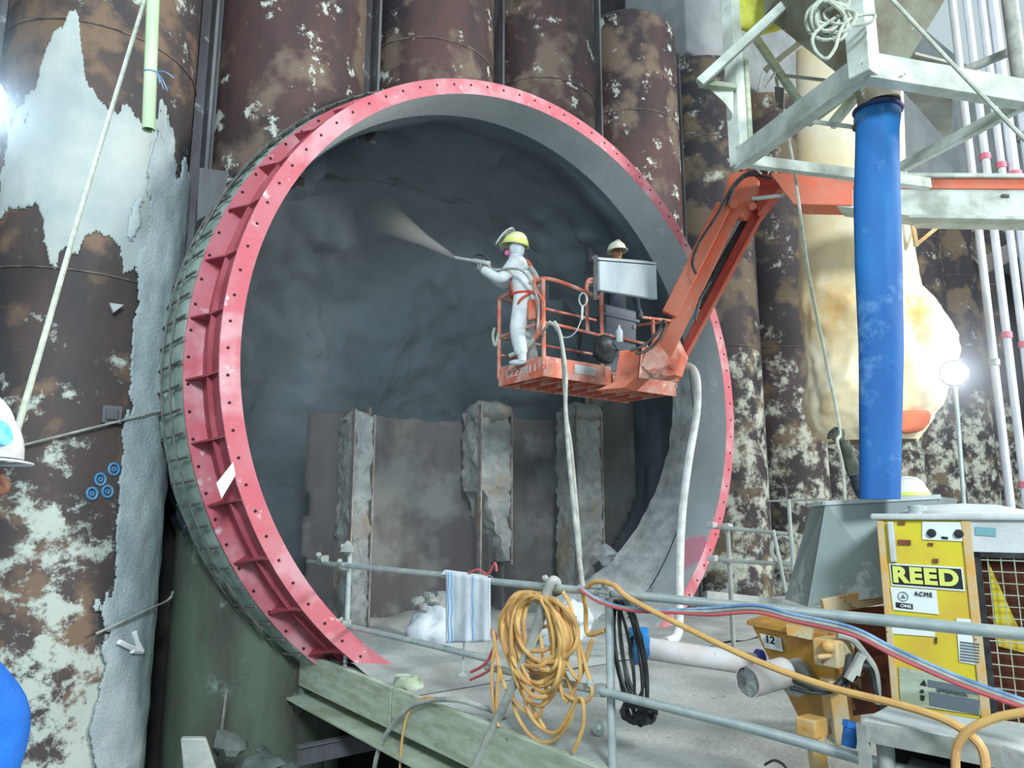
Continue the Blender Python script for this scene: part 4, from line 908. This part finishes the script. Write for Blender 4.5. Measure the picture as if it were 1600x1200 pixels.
for s in (-1, 1):
    hn.tube(spline([W(.12, s*.13, 1.47), W(-.06, s*.17, 1.42), W(-.155, s*.06, 1.24), W(-.165, -s*.04, 1.14), W(-.14, -s*.16, 1.0), W(.02, -s*.25, .86), W(.1, -s*.12, .74)], 5), .018, 6)
    hn.tube(spline([W(.12, s*.13, 1.47), W(.17, s*.13, 1.35), W(.17, s*.12, 1.1), W(.12, s*.15, .95)], 5), .018, 6)
hn.tube([W(.205*cos(a), .215*sin(a), .98) for a in [i*pi/12 for i in range(24)]], .02, 6, closed=True)
mk('harness', hn, m_harn, w1)
mk('tool_pouch', M().box(W(-.16, -.2, .72), (.17, .1, .28), (FW, RT, UP)), m_orange, w1, bevel=.02)
mk('hip_hose', M().tube(spline([W(-.05, -.1, 1.4), W(-.2, -.16, 1.15), W(-.24, -.1, .7), W(-.1, -.12, .3), W(.2, -.15, .12)], 8), .03, 8), m_greyhose, w1)
aim = (P(712, 403, 10.0)-P(757, 420, 9.65)).normalized()
hand(w1, J['wrl'], aim, UP, .2, curl=.9); hand(w1, J['wrr'], aim, UP, .2, curl=.9)
gun = thing('spray_lance', 'pale spray lance held by the person in the white coverall', 'lance', P(745, 416, 9.7))
g0 = P(764, 414, 9.6)+UP*.02; g1 = P(713, 403, 10.02)
mk('barrel', M().tube([g0, g0+(g1-g0)*.45, g0+(g1-g0)*.5, g1], lambda t: .035 if t < .6 else .024, 10), m_dust, gun)
mk('nozzle_tip', M().cyl(g1-aim*.02, g1+aim*.06, .03, .02), m_greyhose, gun)
mk('guard', M().tube(spline([g0+UP*.02, g0+UP*.08+aim*.1, g0+UP*.06+aim*.25, g0+aim*.3], 5), .012, 6), m_black, gun)
single('feed_hose', M().tube(spline([g0, g0-aim*.1-UP*.06, W(-.05, -.42, 1.2), W(-.25, -.4, .8), W(-.25, -.38, .35), P(858, 505, 9.0)], 8), .018, 8), m_greyhose, 'dusty hose looping from the spray lance down to the basket floor behind the worker', 'hose')

# second worker
bs = Vector((PY(962, 450, by+.42).x, by+.42, zf))
F2 = Vector((-.3, -.95, 0)).normalized(); R2 = F2.cross(UP)
def V2(f, r, z): return bs+F2*f+R2*r+UP*z
m_navy = mat('dark_navy_cloth', (44, 54, 66), .85, col2=(64, 76, 88), scale=6, bump=.3)
htop = PY(960, 384, by+.42)
k2 = (htop.z-zf-.0)
H2 = k2-.16
J2 = dict(pel=V2(0, 0, .9), waist=V2(.02, 0, 1.05), chest=V2(.05, 0, H2-.36), neckb=V2(.04, 0, H2-.2), neck=V2(.05, 0, H2-.12), fw=F2,
          shl=V2(.04, -.18, H2-.25), ell=V2(.12, -.26, H2-.5), wrl=V2(.14, -.3, .98), shr=V2(.04, .18, H2-.25), elr=V2(.1, .3, H2-.52), wrr=V2(.12, .34, .9),
          hipl=V2(0, -.1, .84), knl=V2(.03, -.12, .46), anl=V2(0, -.13, .09), hipr=V2(0, .1, .84), knr=V2(.03, .12, .46), anr=V2(0, .13, .09))
w2 = person(bs, 'person in cream helmet and dark clothes behind the dusty panel in the basket', J2, m_navy, m_black)
h2 = V2(.06, 0, H2)
face(w2, h2, F2, UP, .95); helmet(w2, h2+UP*.05, UP, F2, mat('cream_helmet', (222, 224, 204), .4), 1.15)
hand(w2, J2['wrl'], (-.1, -1, -.2), UP, .18); hand(w2, J2['wrr'], (-.1, -1, -.2), UP, .18)
single('ear_muff_box', M().span((bx+1.22, by+.3, zb+HT+.28), (bx+1.5, by+.5, zb+HT+.31)), m_dust, 'thin dusty lid lying on top of the grey panel before the cream helmet', 'lid', bevel=.006, smooth=False)

# sprayed concrete jet
sp = M(); ja = g1+aim*.06; jd = (P(585, 330, 10.9)-ja); jl = jd.length
sp.lathe(ja, jd, [(.0, 0), (.03, .02), (.09, jl*.35), (.22, jl*.75), (.36, jl*1.05), (0.0, jl*1.1)], 20)
def vol(name, base, dens, col, L, power=1.3):
    m = bpy.data.materials.new(name); m.use_nodes = True; nt = m.node_tree; N = nt.nodes; N.remove(N['Principled BSDF'])
    v = N.new('ShaderNodeVolumeScatter'); v.inputs['Color'].default_value = lin(col); nt.links.new(v.outputs[0], N['Material Output'].inputs['Volume'])
    geo = N.new('ShaderNodeNewGeometry'); d = N.new('ShaderNodeVectorMath'); d.operation = 'DISTANCE'; nt.links.new(geo.outputs['Position'], d.inputs[0]); d.inputs[1].default_value = base
    r = N.new('ShaderNodeMapRange'); r.inputs[1].default_value = 0; r.inputs[2].default_value = L; r.inputs[3].default_value = 1; r.inputs[4].default_value = 0; nt.links.new(d.outputs['Value'], r.inputs[0])
    p = N.new('ShaderNodeMath'); p.operation = 'POWER'; nt.links.new(r.outputs[0], p.inputs[0]); p.inputs[1].default_value = power
    q = N.new('ShaderNodeMath'); q.operation = 'MULTIPLY'; nt.links.new(p.outputs[0], q.inputs[0]); q.inputs[1].default_value = dens; nt.links.new(q.outputs[0], v.inputs['Density'])
    return m
single('concrete_spray', sp, vol('spray_mist', ja, 14.0, (255, 253, 240), jl*1.12, 3.4), 'fan of pale sprayed concrete mist leaving the lance towards the left', 'spray', kind='stuff')
# ---------------------------------------------------------------- tower frame at upper right, silo, blue hose
tw_ = thing('steel_tower', 'white painted steel tower frame carrying the silo at upper right', 'frame', P(1300, 260, 5.2))
A = P(1350, 106, 4.6); zA = A.z; B = PZ(1155, 250, zA); Cc = PZ(1700, 165, zA); D = B+(Cc-A)
def fb(name, a, b, w_, h_, mt=m_white_steel, up=(0, 0, 1)): return mk(name, M().beam(a, b, w_, h_, up), mt, tw_, smooth=False, bevel=.006)
fb('front_beam', A, Cc, .10, .19); fb('side_beam', A, B, .10, .18); fb('rear_beam', B, D, .07, .1)
fb('inner_beam', PZ(1408, 262, zA), PZ(1640, 140, zA), .07, .09)
fb('corner_post', A-UP*.08, A+UP*2.4, .16, .15, up=(0, 1, 0)); fb('corner_post', B-UP*.06, B+UP*2.6, .12, .12, up=(0, 1, 0))
fb('corner_post', B+_cam_r*.1+UP*.0-_cam_f*-.05, B+_cam_r*.1+UP*1.0-_cam_f*-.05, .06, .08, m_timber, up=(0, 1, 0))
fb('outrigger', P(1093, 130, 5.6), P(1262, -25, 5.5), .06, .08)
fb('bracket_arm', P(1095, 131, 5.65), P(1148, 137, 5.85), .07, .045, m_timber)
mk('bracket_gusset', M().prism([P(1108, 138, 5.75), P(1145, 140, 5.85), P(1145, 178, 5.85), P(1132, 160, 5.8)], nin*.02), m_white_steel, tw_, smooth=False)
fb('brace', P(1168, 40, 6.3), P(1270, 190, 6.3), .05, .07, m_timber); fb('brace', P(1196, 110, 6.4), P(1300, 30, 6.4), .04, .06, m_greyhose)
fb('brace', P(1262, 190, 6.2), P(1340, 130, 5.6), .06, .1, m_timber); fb('brace', P(1300, 195, 6.1), P(1345, 140, 5.7), .05, .1, m_white_steel)
fb('tie_rod', P(1225, 118, 6.2), P(1345, 132, 6.0), .02, .03, m_greyhose); fb('tie_rod', P(1270, 190, 5.9), P(1345, 200, 5.6), .025, .035, m_greyhose)
fb('small_rod', P(1185, 140, 6.1), P(1192, 112, 6.1), .02, .02); fb('small_rod', P(1196, 136, 6.1), P(1212, 112, 6.1), .02, .02, m_greyhose)
mk('hanging_plate', M().prism([P(1210, 135, 6.2), P(1225, 137, 6.2), P(1224, 170, 6.2), P(1212, 165, 6.2)], nin*.02), m_strip, tw_, smooth=False)
mk('deck_plate', M().prism([PZ(1398, 128, zA+.12), PZ(1487, 228, zA+.12), PZ(1489, 100, zA+.12), PZ(1430, 85, zA+.12)], (0, 0, .02)), mat('dirty_underside', (170, 172, 164), .8, col2=(150, 146, 134), scale=3), tw_, smooth=False)
silo = thing('silo_hopper', 'dirty grey pyramid silo bottom with neck above the blue hose', 'silo', P(1374, 170, 5.25))
m_silo = mat('dirty_silo_steel', (136, 140, 124), .7, col2=(108, 100, 84), scale=2.5, patch=(166, 176, 166), pt=.6, pscale=4, bump=.2)
nc = P(1372, 140, 5.25); ztop = nc.z+1.0
def sq(c, h, z, r=.3): return [Vector((c.x, c.y, z))+(Matrix.Rotation(r+i*pi/2, 3, 'Z') @ Vector((h, 0, 0))) for i in range(4)]
mk('cone', M().hexa(sq(nc, .22, nc.z+.16)+sq(nc, .82, ztop)), m_silo, silo, smooth=False)
mk('bin', M().hexa(sq(nc, .82, ztop)+sq(nc, .82, ztop+1.5)), m_silo, silo, smooth=False)
mk('neck', M().lathe(nc, UP, [(.155, -.14), (.16, .05), (.2, .06), (.2, .10), (.16, .11), (.17, .2)], 24).rough(.01, 9), m_silo, silo)
bh_ = thing('blue_hose', 'wide blue lay-flat hose hanging from the silo down to the chute', 'hose', P(1376, 775, 4.75))
m_blue = mat('blue_layflat', (18, 98, 160), .7, col2=(14, 82, 148), scale=2, stretch=.5, patch=(104, 150, 190), pt=.56, pscale=2.6, pw=.2, bump=.2, bscale=6)
rows = [(170, 1372, 36), (185, 1371, 38), (205, 1371, 36), (300, 1370, 38), (420, 1373, 38), (540, 1377, 35), (660, 1376, 33), (780, 1375, 31)]
def bl(u, v):
    t = v*(len(rows)-1); i = min(int(t), len(rows)-2); f = t-i; y, x, h = [rows[i][k]*(1-f)+rows[i+1][k]*f for k in range(3)]
    d = 5.05-.25*v; c = P(x, y, d); hw = h/F_PX*d; a = u*2*pi; fl_ = .9-.35*min(1, v*3)
    r = 1+.02*noise.noise(Vector((cos(a)*2, sin(a)*2, v*9)))
    return c+_cam_r*(hw*cos(a)*r)+_cam_f*(hw*fl_*sin(a)*(r+.15*noise.noise(Vector((cos(a)*1.5, v*6, 3)))))
mk('hose_body', M().grid(bl, 48, 90), m_blue, bh_, angle=80)
mk('clamp_band', M().tube([bl(k/30, .03)*1 for k in range(30)], .022, 8, closed=True), mat('dark_blue_clamp', (20, 44, 100), .5), bh_)
mk('clamp_bolt', M().ball(P(1338, 200, 5.0), .03, 10), m_black, bh_)
# rope coil, rope, yellow cloth, post and diagonal tube
random.seed(3)
m_rope = mat('pale_rope', (186, 194, 180), .85, col2=(164, 170, 156), scale=14, bump=.4, bscale=60)
pts = []
for k in range(11):
    cx_, cy_, rx, ry = 1298+random.uniform(-12, 14), 22+random.uniform(-12, 14), random.uniform(14, 32), random.uniform(14, 32)
    for j in range(7):
        a = 2*pi*j/7; pts.append(P(cx_+rx*cos(a), cy_+ry*sin(a), 4.35+random.uniform(-.05, .08)))
pts += [P(1275, 50, 4.3), P(1272, 75, 4.3), P(1290, 92, 4.3), P(1305, 75, 4.3), P(1312, 50, 4.3), P(1330, 28, 4.35), P(1365, 22, 4.4), P(1360, 35, 4.4), P(1330, 40, 4.4)]
single('rope_coil', M().tube(spline(pts, 5), .012, 6), m_rope, 'tangled pale rope coil tied round the tower corner post', 'rope')
single('tower_rope', M().tube([P(1385, -10, 4.2), P(1480, 92, 4.15), P(1610, 228, 4.1)], .013, 7), m_rope, 'taut pale rope slanting down to the right in front of the tower beam', 'rope')
m_ycl = mat('yellow_hi_vis_cloth', (206, 210, 90), .8, col2=(186, 180, 70), scale=6, bump=.3)
single('yellow_cloth', M().ball(P(1190, 12, 6.0), .27, 24, (1, .5, .95), (_cam_r, _cam_f, UP)).rough(.1, 5, 8), m_ycl, 'crumpled yellow cloth bundle behind the tower left post at the top edge', 'cloth', angle=80)
single('steel_post', M().cyl(P(1597, 150, 6.5)-UP*.1, P(1597, 150, 6.5)+UP*2, .07, n=14), m_greyhose, 'grey steel post at the top right picture edge', 'post')
single('diagonal_tube', M().cyl(P(1508, 110, 7.0), P(1640, 55, 6.6), .045, n=12), m_greyhose, 'dark grey scaffold tube slanting across the top of the conduits', 'tube')
# conduits
m_cond = mat('white_conduit', (202, 208, 218), .5, col2=(186, 194, 206), scale=2)
m_clip = mat('pink_clamp', (196, 110, 130), .5)
cl_ = ['leftmost of the five tall white conduits at right', 'second from the left of the five tall white conduits', 'middle one of the five tall white conduits', 'blue-grey fourth from the left of the five tall conduits', 'widest and rightmost of the five tall white conduits']
for k, (x, r, yc_) in enumerate(((1499, .062, 555), (1522, .062, 510), (1545, .058, 524), (1563, .085, 540), (1590, .115, 470))):
    b = P(x, 100, 11.6); t = thing('conduit', cl_[k], 'pipe', (b.x, b.y, 0), 'tall white conduits at right')
    mk('tube', M().cyl((b.x, b.y, -.5), (b.x, b.y, 15), r, n=14), m_cond if k != 3 else m_bluehose if False else m_cond, t)
    px_ = PY(x, yc_, b.y)
    for dz in (0, 3.1, -2.4): mk('clamp', M().cyl((b.x, b.y, px_.z+dz), (b.x, b.y, px_.z+dz+.10), r*1.35, n=14), m_clip if k in (1, 2, 3) else m_greyhose, t)
for k, (ya, yb) in enumerate(((330, 300), (420, 372))):
    single('waler_beam', M().beam(P(1528, ya, 13), P(1680, yb-30, 12.6), .2, .3), m_strip, ['dark steel beam crossing behind the conduits just below the white boom', 'lower dark steel beam crossing behind the conduits'][k], 'beam', smooth=False)
single('small_light_frame', M().beam(P(1424, 340, 10), P(1432, 385, 10), .05, .05).beam(P(1432, 382, 10), P(1495, 330, 10), .04, .05), m_yelw, 'thin yellowish angle frame beside the duct just under the boom', 'frame', smooth=False)
# cream ventilation duct
duct = thing('ventilation_duct', 'large crumpled cream and gold ventilation duct behind the blue hose', 'duct', P(1365, 690, 10.6))
m_duct = mat('cream_duct_fabric', (240, 232, 204), .5, col2=(234, 214, 166), scale=.9, patch=(232, 230, 214), pt=.58, pscale=.9, pw=.2, bump=.25, bscale=4,
             spots=[(P(1300, 475, 9.7), .75, (214, 172, 104)), (P(1300, 655, 9.7), .62, (200, 154, 88)), (P(1440, 480, 9.8), .5, (214, 172, 104))], soft=.25)
m_duct2 = mat('orange_duct_lining', (206, 112, 72), .6, col2=(186, 92, 60), scale=3)
dr = [(-120, 1230, 1404), (40, 1238, 1410), (260, 1243, 1414), (400, 1248, 1427), (455, 1250, 1432), (485, 1250, 1455), (525, 1254, 1472), (580, 1258, 1480), (620, 1260, 1470), (650, 1264, 1452), (675, 1276, 1446), (690, 1300, 1432)]
def dct(u, v):
    t = v*(len(dr)-1); i = min(int(t), len(dr)-2); f = t-i; y, xl, xr = [dr[i][k]*(1-f)+dr[i+1][k]*f for k in range(3)]
    c = P((xl+xr)/2, y, 10.6); hw = (xr-xl)/2/F_PX*10.6; a = u*2*pi; cr_ = max(0, min(1, (y-380)/120))
    n_ = noise.fractal(Vector((cos(a)*1.2, sin(a)*1.2, y/120)), .7, 2.1, 4)+.5*noise.ridged_multi_fractal(Vector((cos(a)*1.1, sin(a)*1.1, y/160)), .9, 2, 3, 1, 2)-.6
    r = 1+cr_*.15*n_*(abs(sin(a))**.5)+cr_*.05*n_
    return c+(_cam_r*cos(a)+_cam_f*sin(a)*.8)*hw*r
mk('duct_skin', M().grid(dct, 80, 120), m_duct, duct, angle=80)
mk('mouth_lining', M().prism([P(1405, 640, 9.75), P(1452, 640, 10.0), P(1448, 658, 10.0), P(1436, 672, 9.9), P(1405, 678, 9.75)], nin*.3), m_duct2, duct, bevel=.05)
# floodlight
fl2 = thing('floodlight', 'glaring white floodlight beside the duct, left of the conduits', 'lamp', P(1489, 583, 9.2)-UP*.15)
fc = P(1491, 583, 9.2); fdir = (O-fc).normalized()
mk('housing', M().lathe(fc, -fdir, [(.16, 0), (.17, .02), (.12, .14), (0, .15)], 24), m_black, fl2)
mk('lens', M().lathe(fc+fdir*.012, fdir, [(.15, 0), (.13, .01), (0, .015)], 24), glow('lamp_face', (235, 245, 255), 14), fl2)
mk('stand', M().cyl(fc-fdir*.1-UP*.05, Vector((fc.x, fc.y+.1, 0)), .025), m_galv, fl2)
pl = bpy.data.lights.new('flood_beam', 'SPOT'); pl.energy = 170; pl.spot_size = RAD(120); pl.shadow_soft_size = .15; pl.color = (.88, .95, 1)
po = bpy.data.objects.new('flood_beam', pl); C.objects.link(po); po.location = fc+fdir*.05; po.rotation_euler = fdir.to_track_quat('-Z', 'Y').to_euler()
hz = M().ball(fc, 1.25, 20)  # haze ball added round the lamp to give it a halo
single('lamp_halo_haze', hz, vol('lamp_halo_haze', fc, .55, (230, 240, 255), 1.25, 2.0), 'haze ball added for the glow around the floodlight right of the duct', 'haze', kind='stuff')
# left floodlight just outside the frame and a haze ball added for its glow
fc2 = P(-26, 150, 5.2)
fl3 = thing('floodlight', 'bright floodlight at the left picture edge in front of the dark pile', 'lamp', fc2-UP*.15)
fd2 = (Vector((1.2, 9, 3.5))-fc2).normalized()*.3+(O-fc2).normalized()*.7; fd2.normalize()
mk('housing', M().lathe(fc2, -fd2, [(.16, 0), (.17, .02), (.12, .14), (0, .15)], 24), m_black, fl3)
mk('lens', M().lathe(fc2+fd2*.012, fd2, [(.15, 0), (.13, .01), (0, .015)], 24), glow('lamp_face_left', (225, 242, 255), 12), fl3)
mk('stand', M().cyl(fc2-fd2*.1, Vector((fc2.x-.1, fc2.y+.1, -3)), .025), m_galv, fl3)
pl = bpy.data.lights.new('flood_beam_left', 'SPOT'); pl.energy = 200; pl.spot_size = RAD(130); pl.shadow_soft_size = .15; pl.color = (.78, .9, 1)
po = bpy.data.objects.new('flood_beam_left', pl); C.objects.link(po); po.location = fc2+fd2*.05; po.rotation_euler = fd2.to_track_quat('-Z', 'Y').to_euler()
single('lamp_halo_haze', M().ball(fc2, .95, 20), vol('lamp_halo_haze_left', fc2, .9, (200, 225, 245), .95, 2.0), 'haze ball added for the bluish glow around the lamp at the left picture edge', 'haze', kind='stuff')

# ---------------------------------------------------------------- far guard rail behind the chute
fr = thing('far_guard_rail', 'thin pale scaffold guard rail between the ring and the grey chute', 'railing', P(1137, 950, 9.6))
for a, b, r in [((1104, 822), (1245, 836), .026), ((1110, 874), (1236, 882), .026), ((1200, 783), (1292, 780), .014)]:
    mk('rail', M().cyl(P(*a, 9.6), P(*b, 8.9), r, n=10), m_conc, fr)
q = P(1137, 830, 9.5); mk('post', M().cyl(q+UP*.1, (q.x, q.y, 0), .028, n=10), m_conc, fr)
q = P(1232, 780, 8.9); mk('post', M().cyl(q, q-UP*1.0, .022, n=10), m_conc, fr)
mk('leaning_pole', M().cyl(P(1208, 828, 8.9), P(1228, 925, 8.9), .022), m_conc, fr)
for p in ((1112, 820), (1137, 822), (1114, 872), (1137, 876)): mk('coupler', M().box(P(*p, 9.5), (.1, .1, .07)).rough(.02, 12), m_dust, fr, bevel=.01)
single('wire_coil', M().tube(spline([P(1220+18*cos(t*.9)+t*.2, 858+20*sin(t*.9), 9.2) for t in range(28)], 4), .012, 6), m_greyhose, 'small coil of grey wire hanging on the far rail beside the chute', 'wire')
single('toe_plank', M().prism([PY(1105, 923, 8.2), PY(1222, 936, 8.2), PY(1222, 942, 8.2), PY(1105, 946, 8.2)], (0, .04, 0)), m_conc, 'low pale plank on the deck behind the top rail left of the hopper', 'plank', smooth=False)

# third worker behind the chute, arm raised to the rope
d3 = 6.2
hc3 = P(1424, 776, d3); F3 = (-_cam_r*.5-_cam_f*-.4).normalized(); R3 = F3.cross(UP); b3 = Vector((hc3.x, hc3.y, 0)); H3 = hc3.z-.06
def V3(f, r, z): return b3+F3*f+R3*r+UP*z
wr3 = P(1318, 690, d3-.1); el3 = P(1345, 768, d3-.05)
J3 = dict(pel=V3(0, 0, H3-.68), waist=V3(.01, 0, H3-.52), chest=V3(.02, 0, H3-.34), neckb=V3(.0, 0, H3-.18), neck=V3(.01, 0, H3-.11), fw=F3,
          shl=V3(.06, -.17, H3-.24), ell=el3, wrl=wr3, shr=V3(0, .18, H3-.24), elr=V3(.05, .27, H3-.5), wrr=V3(.25, .2, H3-.55),
          hipl=V3(0, -.1, H3-.74), knl=V3(.03, -.12, .44), anl=V3(0, -.13, .09), hipr=V3(0, .1, H3-.74), knr=V3(.03, .12, .44), anr=V3(0, .13, .09))
w3 = person(b3, 'person in white and lime helmet behind the chute raising a gloved hand', J3, m_navy, m_black)
face(w3, V3(.02, 0, H3), F3, UP, .95)
helmet(w3, V3(.02, 0, H3+.05), UP, F3, m_helmet, 1.15, band=m_lime)
m_dglove = mat('dark_olive_glove', (60, 66, 58), .8, col2=(88, 94, 84), scale=12, bump=.3)
mk('gauntlet', M().tube([el3+(wr3-el3)*.35, el3+(wr3-el3)*.7, wr3], lambda t: .062-.015*t, 12), m_dglove, w3)
hand(w3, wr3, (wr3-el3).normalized()*.8-_cam_r*.7, UP, .21, m_dglove, curl=.85)
hand(w3, J3['wrr'], F3, UP, .18, m_dglove)
single('guide_rope', M().tube(spline([P(1212, 120, 6.3), P(1240, 260, 6.25), P(1262, 420, 6.2), P(1290, 560, 6.15), P(1312, 668, 6.1), P(1308, 690, 6.05), P(1317, 730, 6.1), P(1321, 800, 6.1)], 8), .014, 7), m_rope,
       'thin pale guide rope running from the tower down to the raised gloved hand', 'rope')

# ---------------------------------------------------------------- things on and before the big left pile
def PP(x, y, r=None): return PC(x, y, 2, r)
single('left_rope', M().tube([P(229, -10, 5.6), P(120, 350, 4.6), P(28, 668, 3.6), P(20, 700, 3.5)], .0165, 8), m_rope, 'long taut cream rope crossing the big left pile diagonally', 'rope')
pole = thing('green_sleeve', 'pale green tube hanging at the top left with blue string tied round it', 'tube', P(232, 205, 6.6))
m_green = mat('pale_green_tube', (176, 206, 164), .5, col2=(196, 214, 180), scale=3, stretch=.3)
ga, gb = P(240, -20, 6.6), P(232, 203, 6.6)
mk('tube', M().lathe(gb, ga-gb, [(.04, .01), (.058, 0), (.06, .02), (.06, (ga-gb).length), (0, (ga-gb).length)], 18), m_green, pole)
mk('string_tie', M().tube([P(236, 113, 6.6)+(_cam_r*cos(t)+_cam_f*sin(t))*.066+UP*.012*sin(t) for t in [i*pi/8 for i in range(16)]], .008, 5, closed=True), m_bluehose, pole)
for k, e in enumerate(((272, 122), (262, 142), (256, 140), (250, 130))): mk('string_end', M().tube(spline([P(243, 112, 6.5), P((243+e[0])/2, (110+e[1])/2-4, 6.5), P(*e, 6.5)], 4), .005, 5), m_bluehose, pole)
mk('loose_thread', M().tube(spline([P(238, 205, 6.55), P(243, 215, 6.55), P(234, 226, 6.55), P(236, 238, 6.55)], 5), .006, 5), m_rope, pole)
single('pile_wire', M().tube([PP(x, 697-(x-30)*.25, PR+.075) for x in range(24, 275, 10)], .013, 6), m_greyhose, 'thin dark wire wrapped across the big left pile above the blue marks', 'wire')
t = single('steel_lug', M().box(PP(175, 648, PR+.03), (.2, .06, .2)).box(PP(175, 648, PR+.06), (.12, .06, .12)), m_strip, 'small square steel lug welded on the big left pile above the wire', 'lug', bevel=.01)
single('angle_bracket', M().prism([PP(170, 475, PR+.05), PP(192, 478, PR+.05), PP(176, 490, PR+.05)], (0, -.06, 0)), m_dust, 'tiny white angle bracket on the big left pile below the lime coat', 'bracket', smooth=False)
mk('blue_painted_mark', M(), m_dark) if False else None
bm_ = M()
for (x, y) in ((178, 733), (157, 749), (144, 771), (168, 768)):
    bm_.tube([PP(x+8*cos(t*pi/6), y+9*sin(t*pi/6), PR+.008) for t in range(12)], .014, 6, closed=True)
    bm_.tube([PP(x+3*cos(t*pi/3), y+3*sin(t*pi/3), PR+.008) for t in range(6)], .01, 5, closed=True)
mk('painted_mark', bm_, mat('blue_spray_paint', (60, 140, 196), .7, col2=(110, 160, 190), scale=9), piles[2], label='blue spray painted rings')
ar = M()
for l in ([(186, 1003), (200, 1010), (222, 1018)], [(210, 988), (214, 1002), (222, 1018)], [(206, 1017), (222, 1018)]):
    ar.tube([PP(x, y, PR+.075) for x, y in l], .03, 6)
mk('chalk_arrow', ar, mat('white_chalk', (236, 240, 240), .9), piles[2], label='white chalk arrow')
single('weld_cable', M().tube(spline([PP(x, y, PR+.10) for x, y in ((150, 990), (190, 972), (225, 955), (262, 938), (270, 925))], 6), .014, 6), m_greyhose, 'grey cable crossing the big left pile above the chalk arrow', 'cable')

# pit: block, rubble, rod
single('concrete_block', M().hexa([PY(x, y, 7.4) for x, y in ((290, 1240), (350, 1240))]+[PY(x, y, 7.9) for x, y in ((350, 1236), (290, 1236))]+[PY(282, 1153, 7.4), PY(322, 1153, 7.4), PY(322, 1150, 7.9), PY(283, 1150, 7.9)]), m_conc,
       'pale rectangular concrete block in the pit at the bottom left', 'block', bevel=.02)
random.seed(9)
for k in range(9):
    x, y = random.uniform(290, 560), random.uniform(1160, 1250); c = PZ(x, y, -1.9+random.uniform(-.5, .1)) if False else PY(x, y, 7.6+random.uniform(0, 1.2))
    single('pit_rock', M().ball(c, random.uniform(.10, .22), 9, (1, .8, .6)).rough(.16, 2.4, k), m_pit, 'dark grey-green rock in the dim pit below the deck', 'rock', 'rocks in the pit below the deck', angle=25)
mk('pit_mound', M().grid(lambda u, v: Vector((-1+u*7, 7.0+v*2.4, -2.9+.9*v+.35*noise.fractal(Vector((u*5, v*4, 1)), .8, 2, 5))), 50, 30), m_pit, kind='structure', label='pit mound')
single('rebar_stub', M().tube([PY(354, 1077, 8.7), PY(345, 1150, 8.6)], .016, 6), m_rebar, 'thin upright rebar stub in front of the green pile in the pit', 'rod')

# ---------------------------------------------------------------- foreground person at the left edge
dP = 1.42
HP = P(-98, 706, dP); FP = (_cam_r*.75+_cam_f*.66).normalized(); RP = FP.cross(UP); bP = Vector((HP.x, HP.y, 0)); HZ = HP.z-.045
def VP(f, r, z): return bP+FP*f+RP*r+UP*z
m_bluec = mat('bright_blue_jacket', (30, 110, 200), .75, col2=(22, 88, 180), scale=3, bump=.4, bscale=10)
JP = dict(pel=VP(0, 0, HZ-.72), waist=VP(0, 0, HZ-.56), chest=VP(-.02, 0, HZ-.38), neckb=VP(-.03, 0, HZ-.19), neck=VP(-.02, 0, HZ-.12), fw=FP,
          shl=VP(-.02, -.19, HZ-.28), ell=VP(-.04, -.24, HZ-.55), wrl=VP(.10, -.3, HZ-.74), shr=VP(-.02, .19, HZ-.28), elr=VP(.145, .10, HZ-.44), wrr=VP(.08, .10, HZ-.75),
          hipl=VP(0, -.1, HZ-.8), knl=VP(.02, -.12, .44), anl=VP(0, -.12, .09), hipr=VP(0, .1, HZ-.8), knr=VP(.02, .12, .44), anr=VP(0, .12, .09))
wp = person(bP, 'person at the left picture edge in white helmet and bright blue jacket', JP, m_bluec, m_black)
face(wp, VP(0, 0, HZ), FP, UP, .95)
helmet(wp, VP(0, 0, HZ+.035), UP, FP, m_helmet, 1.0, brim=.008)
hand(wp, JP['wrl'], FP, UP, .18, m_skin); hand(wp, JP['wrr'], FP, UP, .18, m_skin)
single('staging_slab', M().span((-6, -3, -.25), (1.4, 2.4, 0)), m_deck, 'concrete staging slab under the person at the left edge', 'slab', smooth=False)

# dusty air in the cavern and before the wall
hzm = bpy.data.materials.new('dusty_air'); hzm.use_nodes = True; nt = hzm.node_tree; nt.nodes.remove(nt.nodes['Principled BSDF'])
v = nt.nodes.new('ShaderNodeVolumeScatter'); v.inputs['Color'].default_value = (.74, .90, .98, 1); v.inputs['Density'].default_value = .035
nt.links.new(v.outputs[0], nt.nodes['Material Output'].inputs['Volume'])
single('cavern_haze', M().lathe((RC.x, 0, RC.z), AX, [(0, 8.2), (4.1, 8.2), (4.1, 11.9), (3.0, 12.4), (0, 12.5)], 48, ref=(1, 0, 0)), hzm, 'grey dusty air filling the cavern behind the red ring', 'haze', kind='stuff')

hcn = VP(0, 0, HZ+.035); rr_, ff_ = ray(2, 676); oc = O-hcn; A2 = rr_.dot(rr_); B2 = 2*oc.dot(rr_); C2 = oc.dot(oc)-.138**2
dq = B2*B2-4*A2*C2
if dq > 0:
    hp_ = O+rr_*((-B2-math.sqrt(dq))/(2*A2)); nn_ = (hp_-hcn).normalized()
    hs = [c for c in wp.children if c.name.startswith('helmet')][0]
    mk('helmet_sticker', M().lathe(hp_, nn_, [(.026, -.008), (.026, .002), (0, .003)], 24), mat('blue_round_sticker', (90, 180, 220), .5, col2=(140, 200, 214), scale=30), hs)
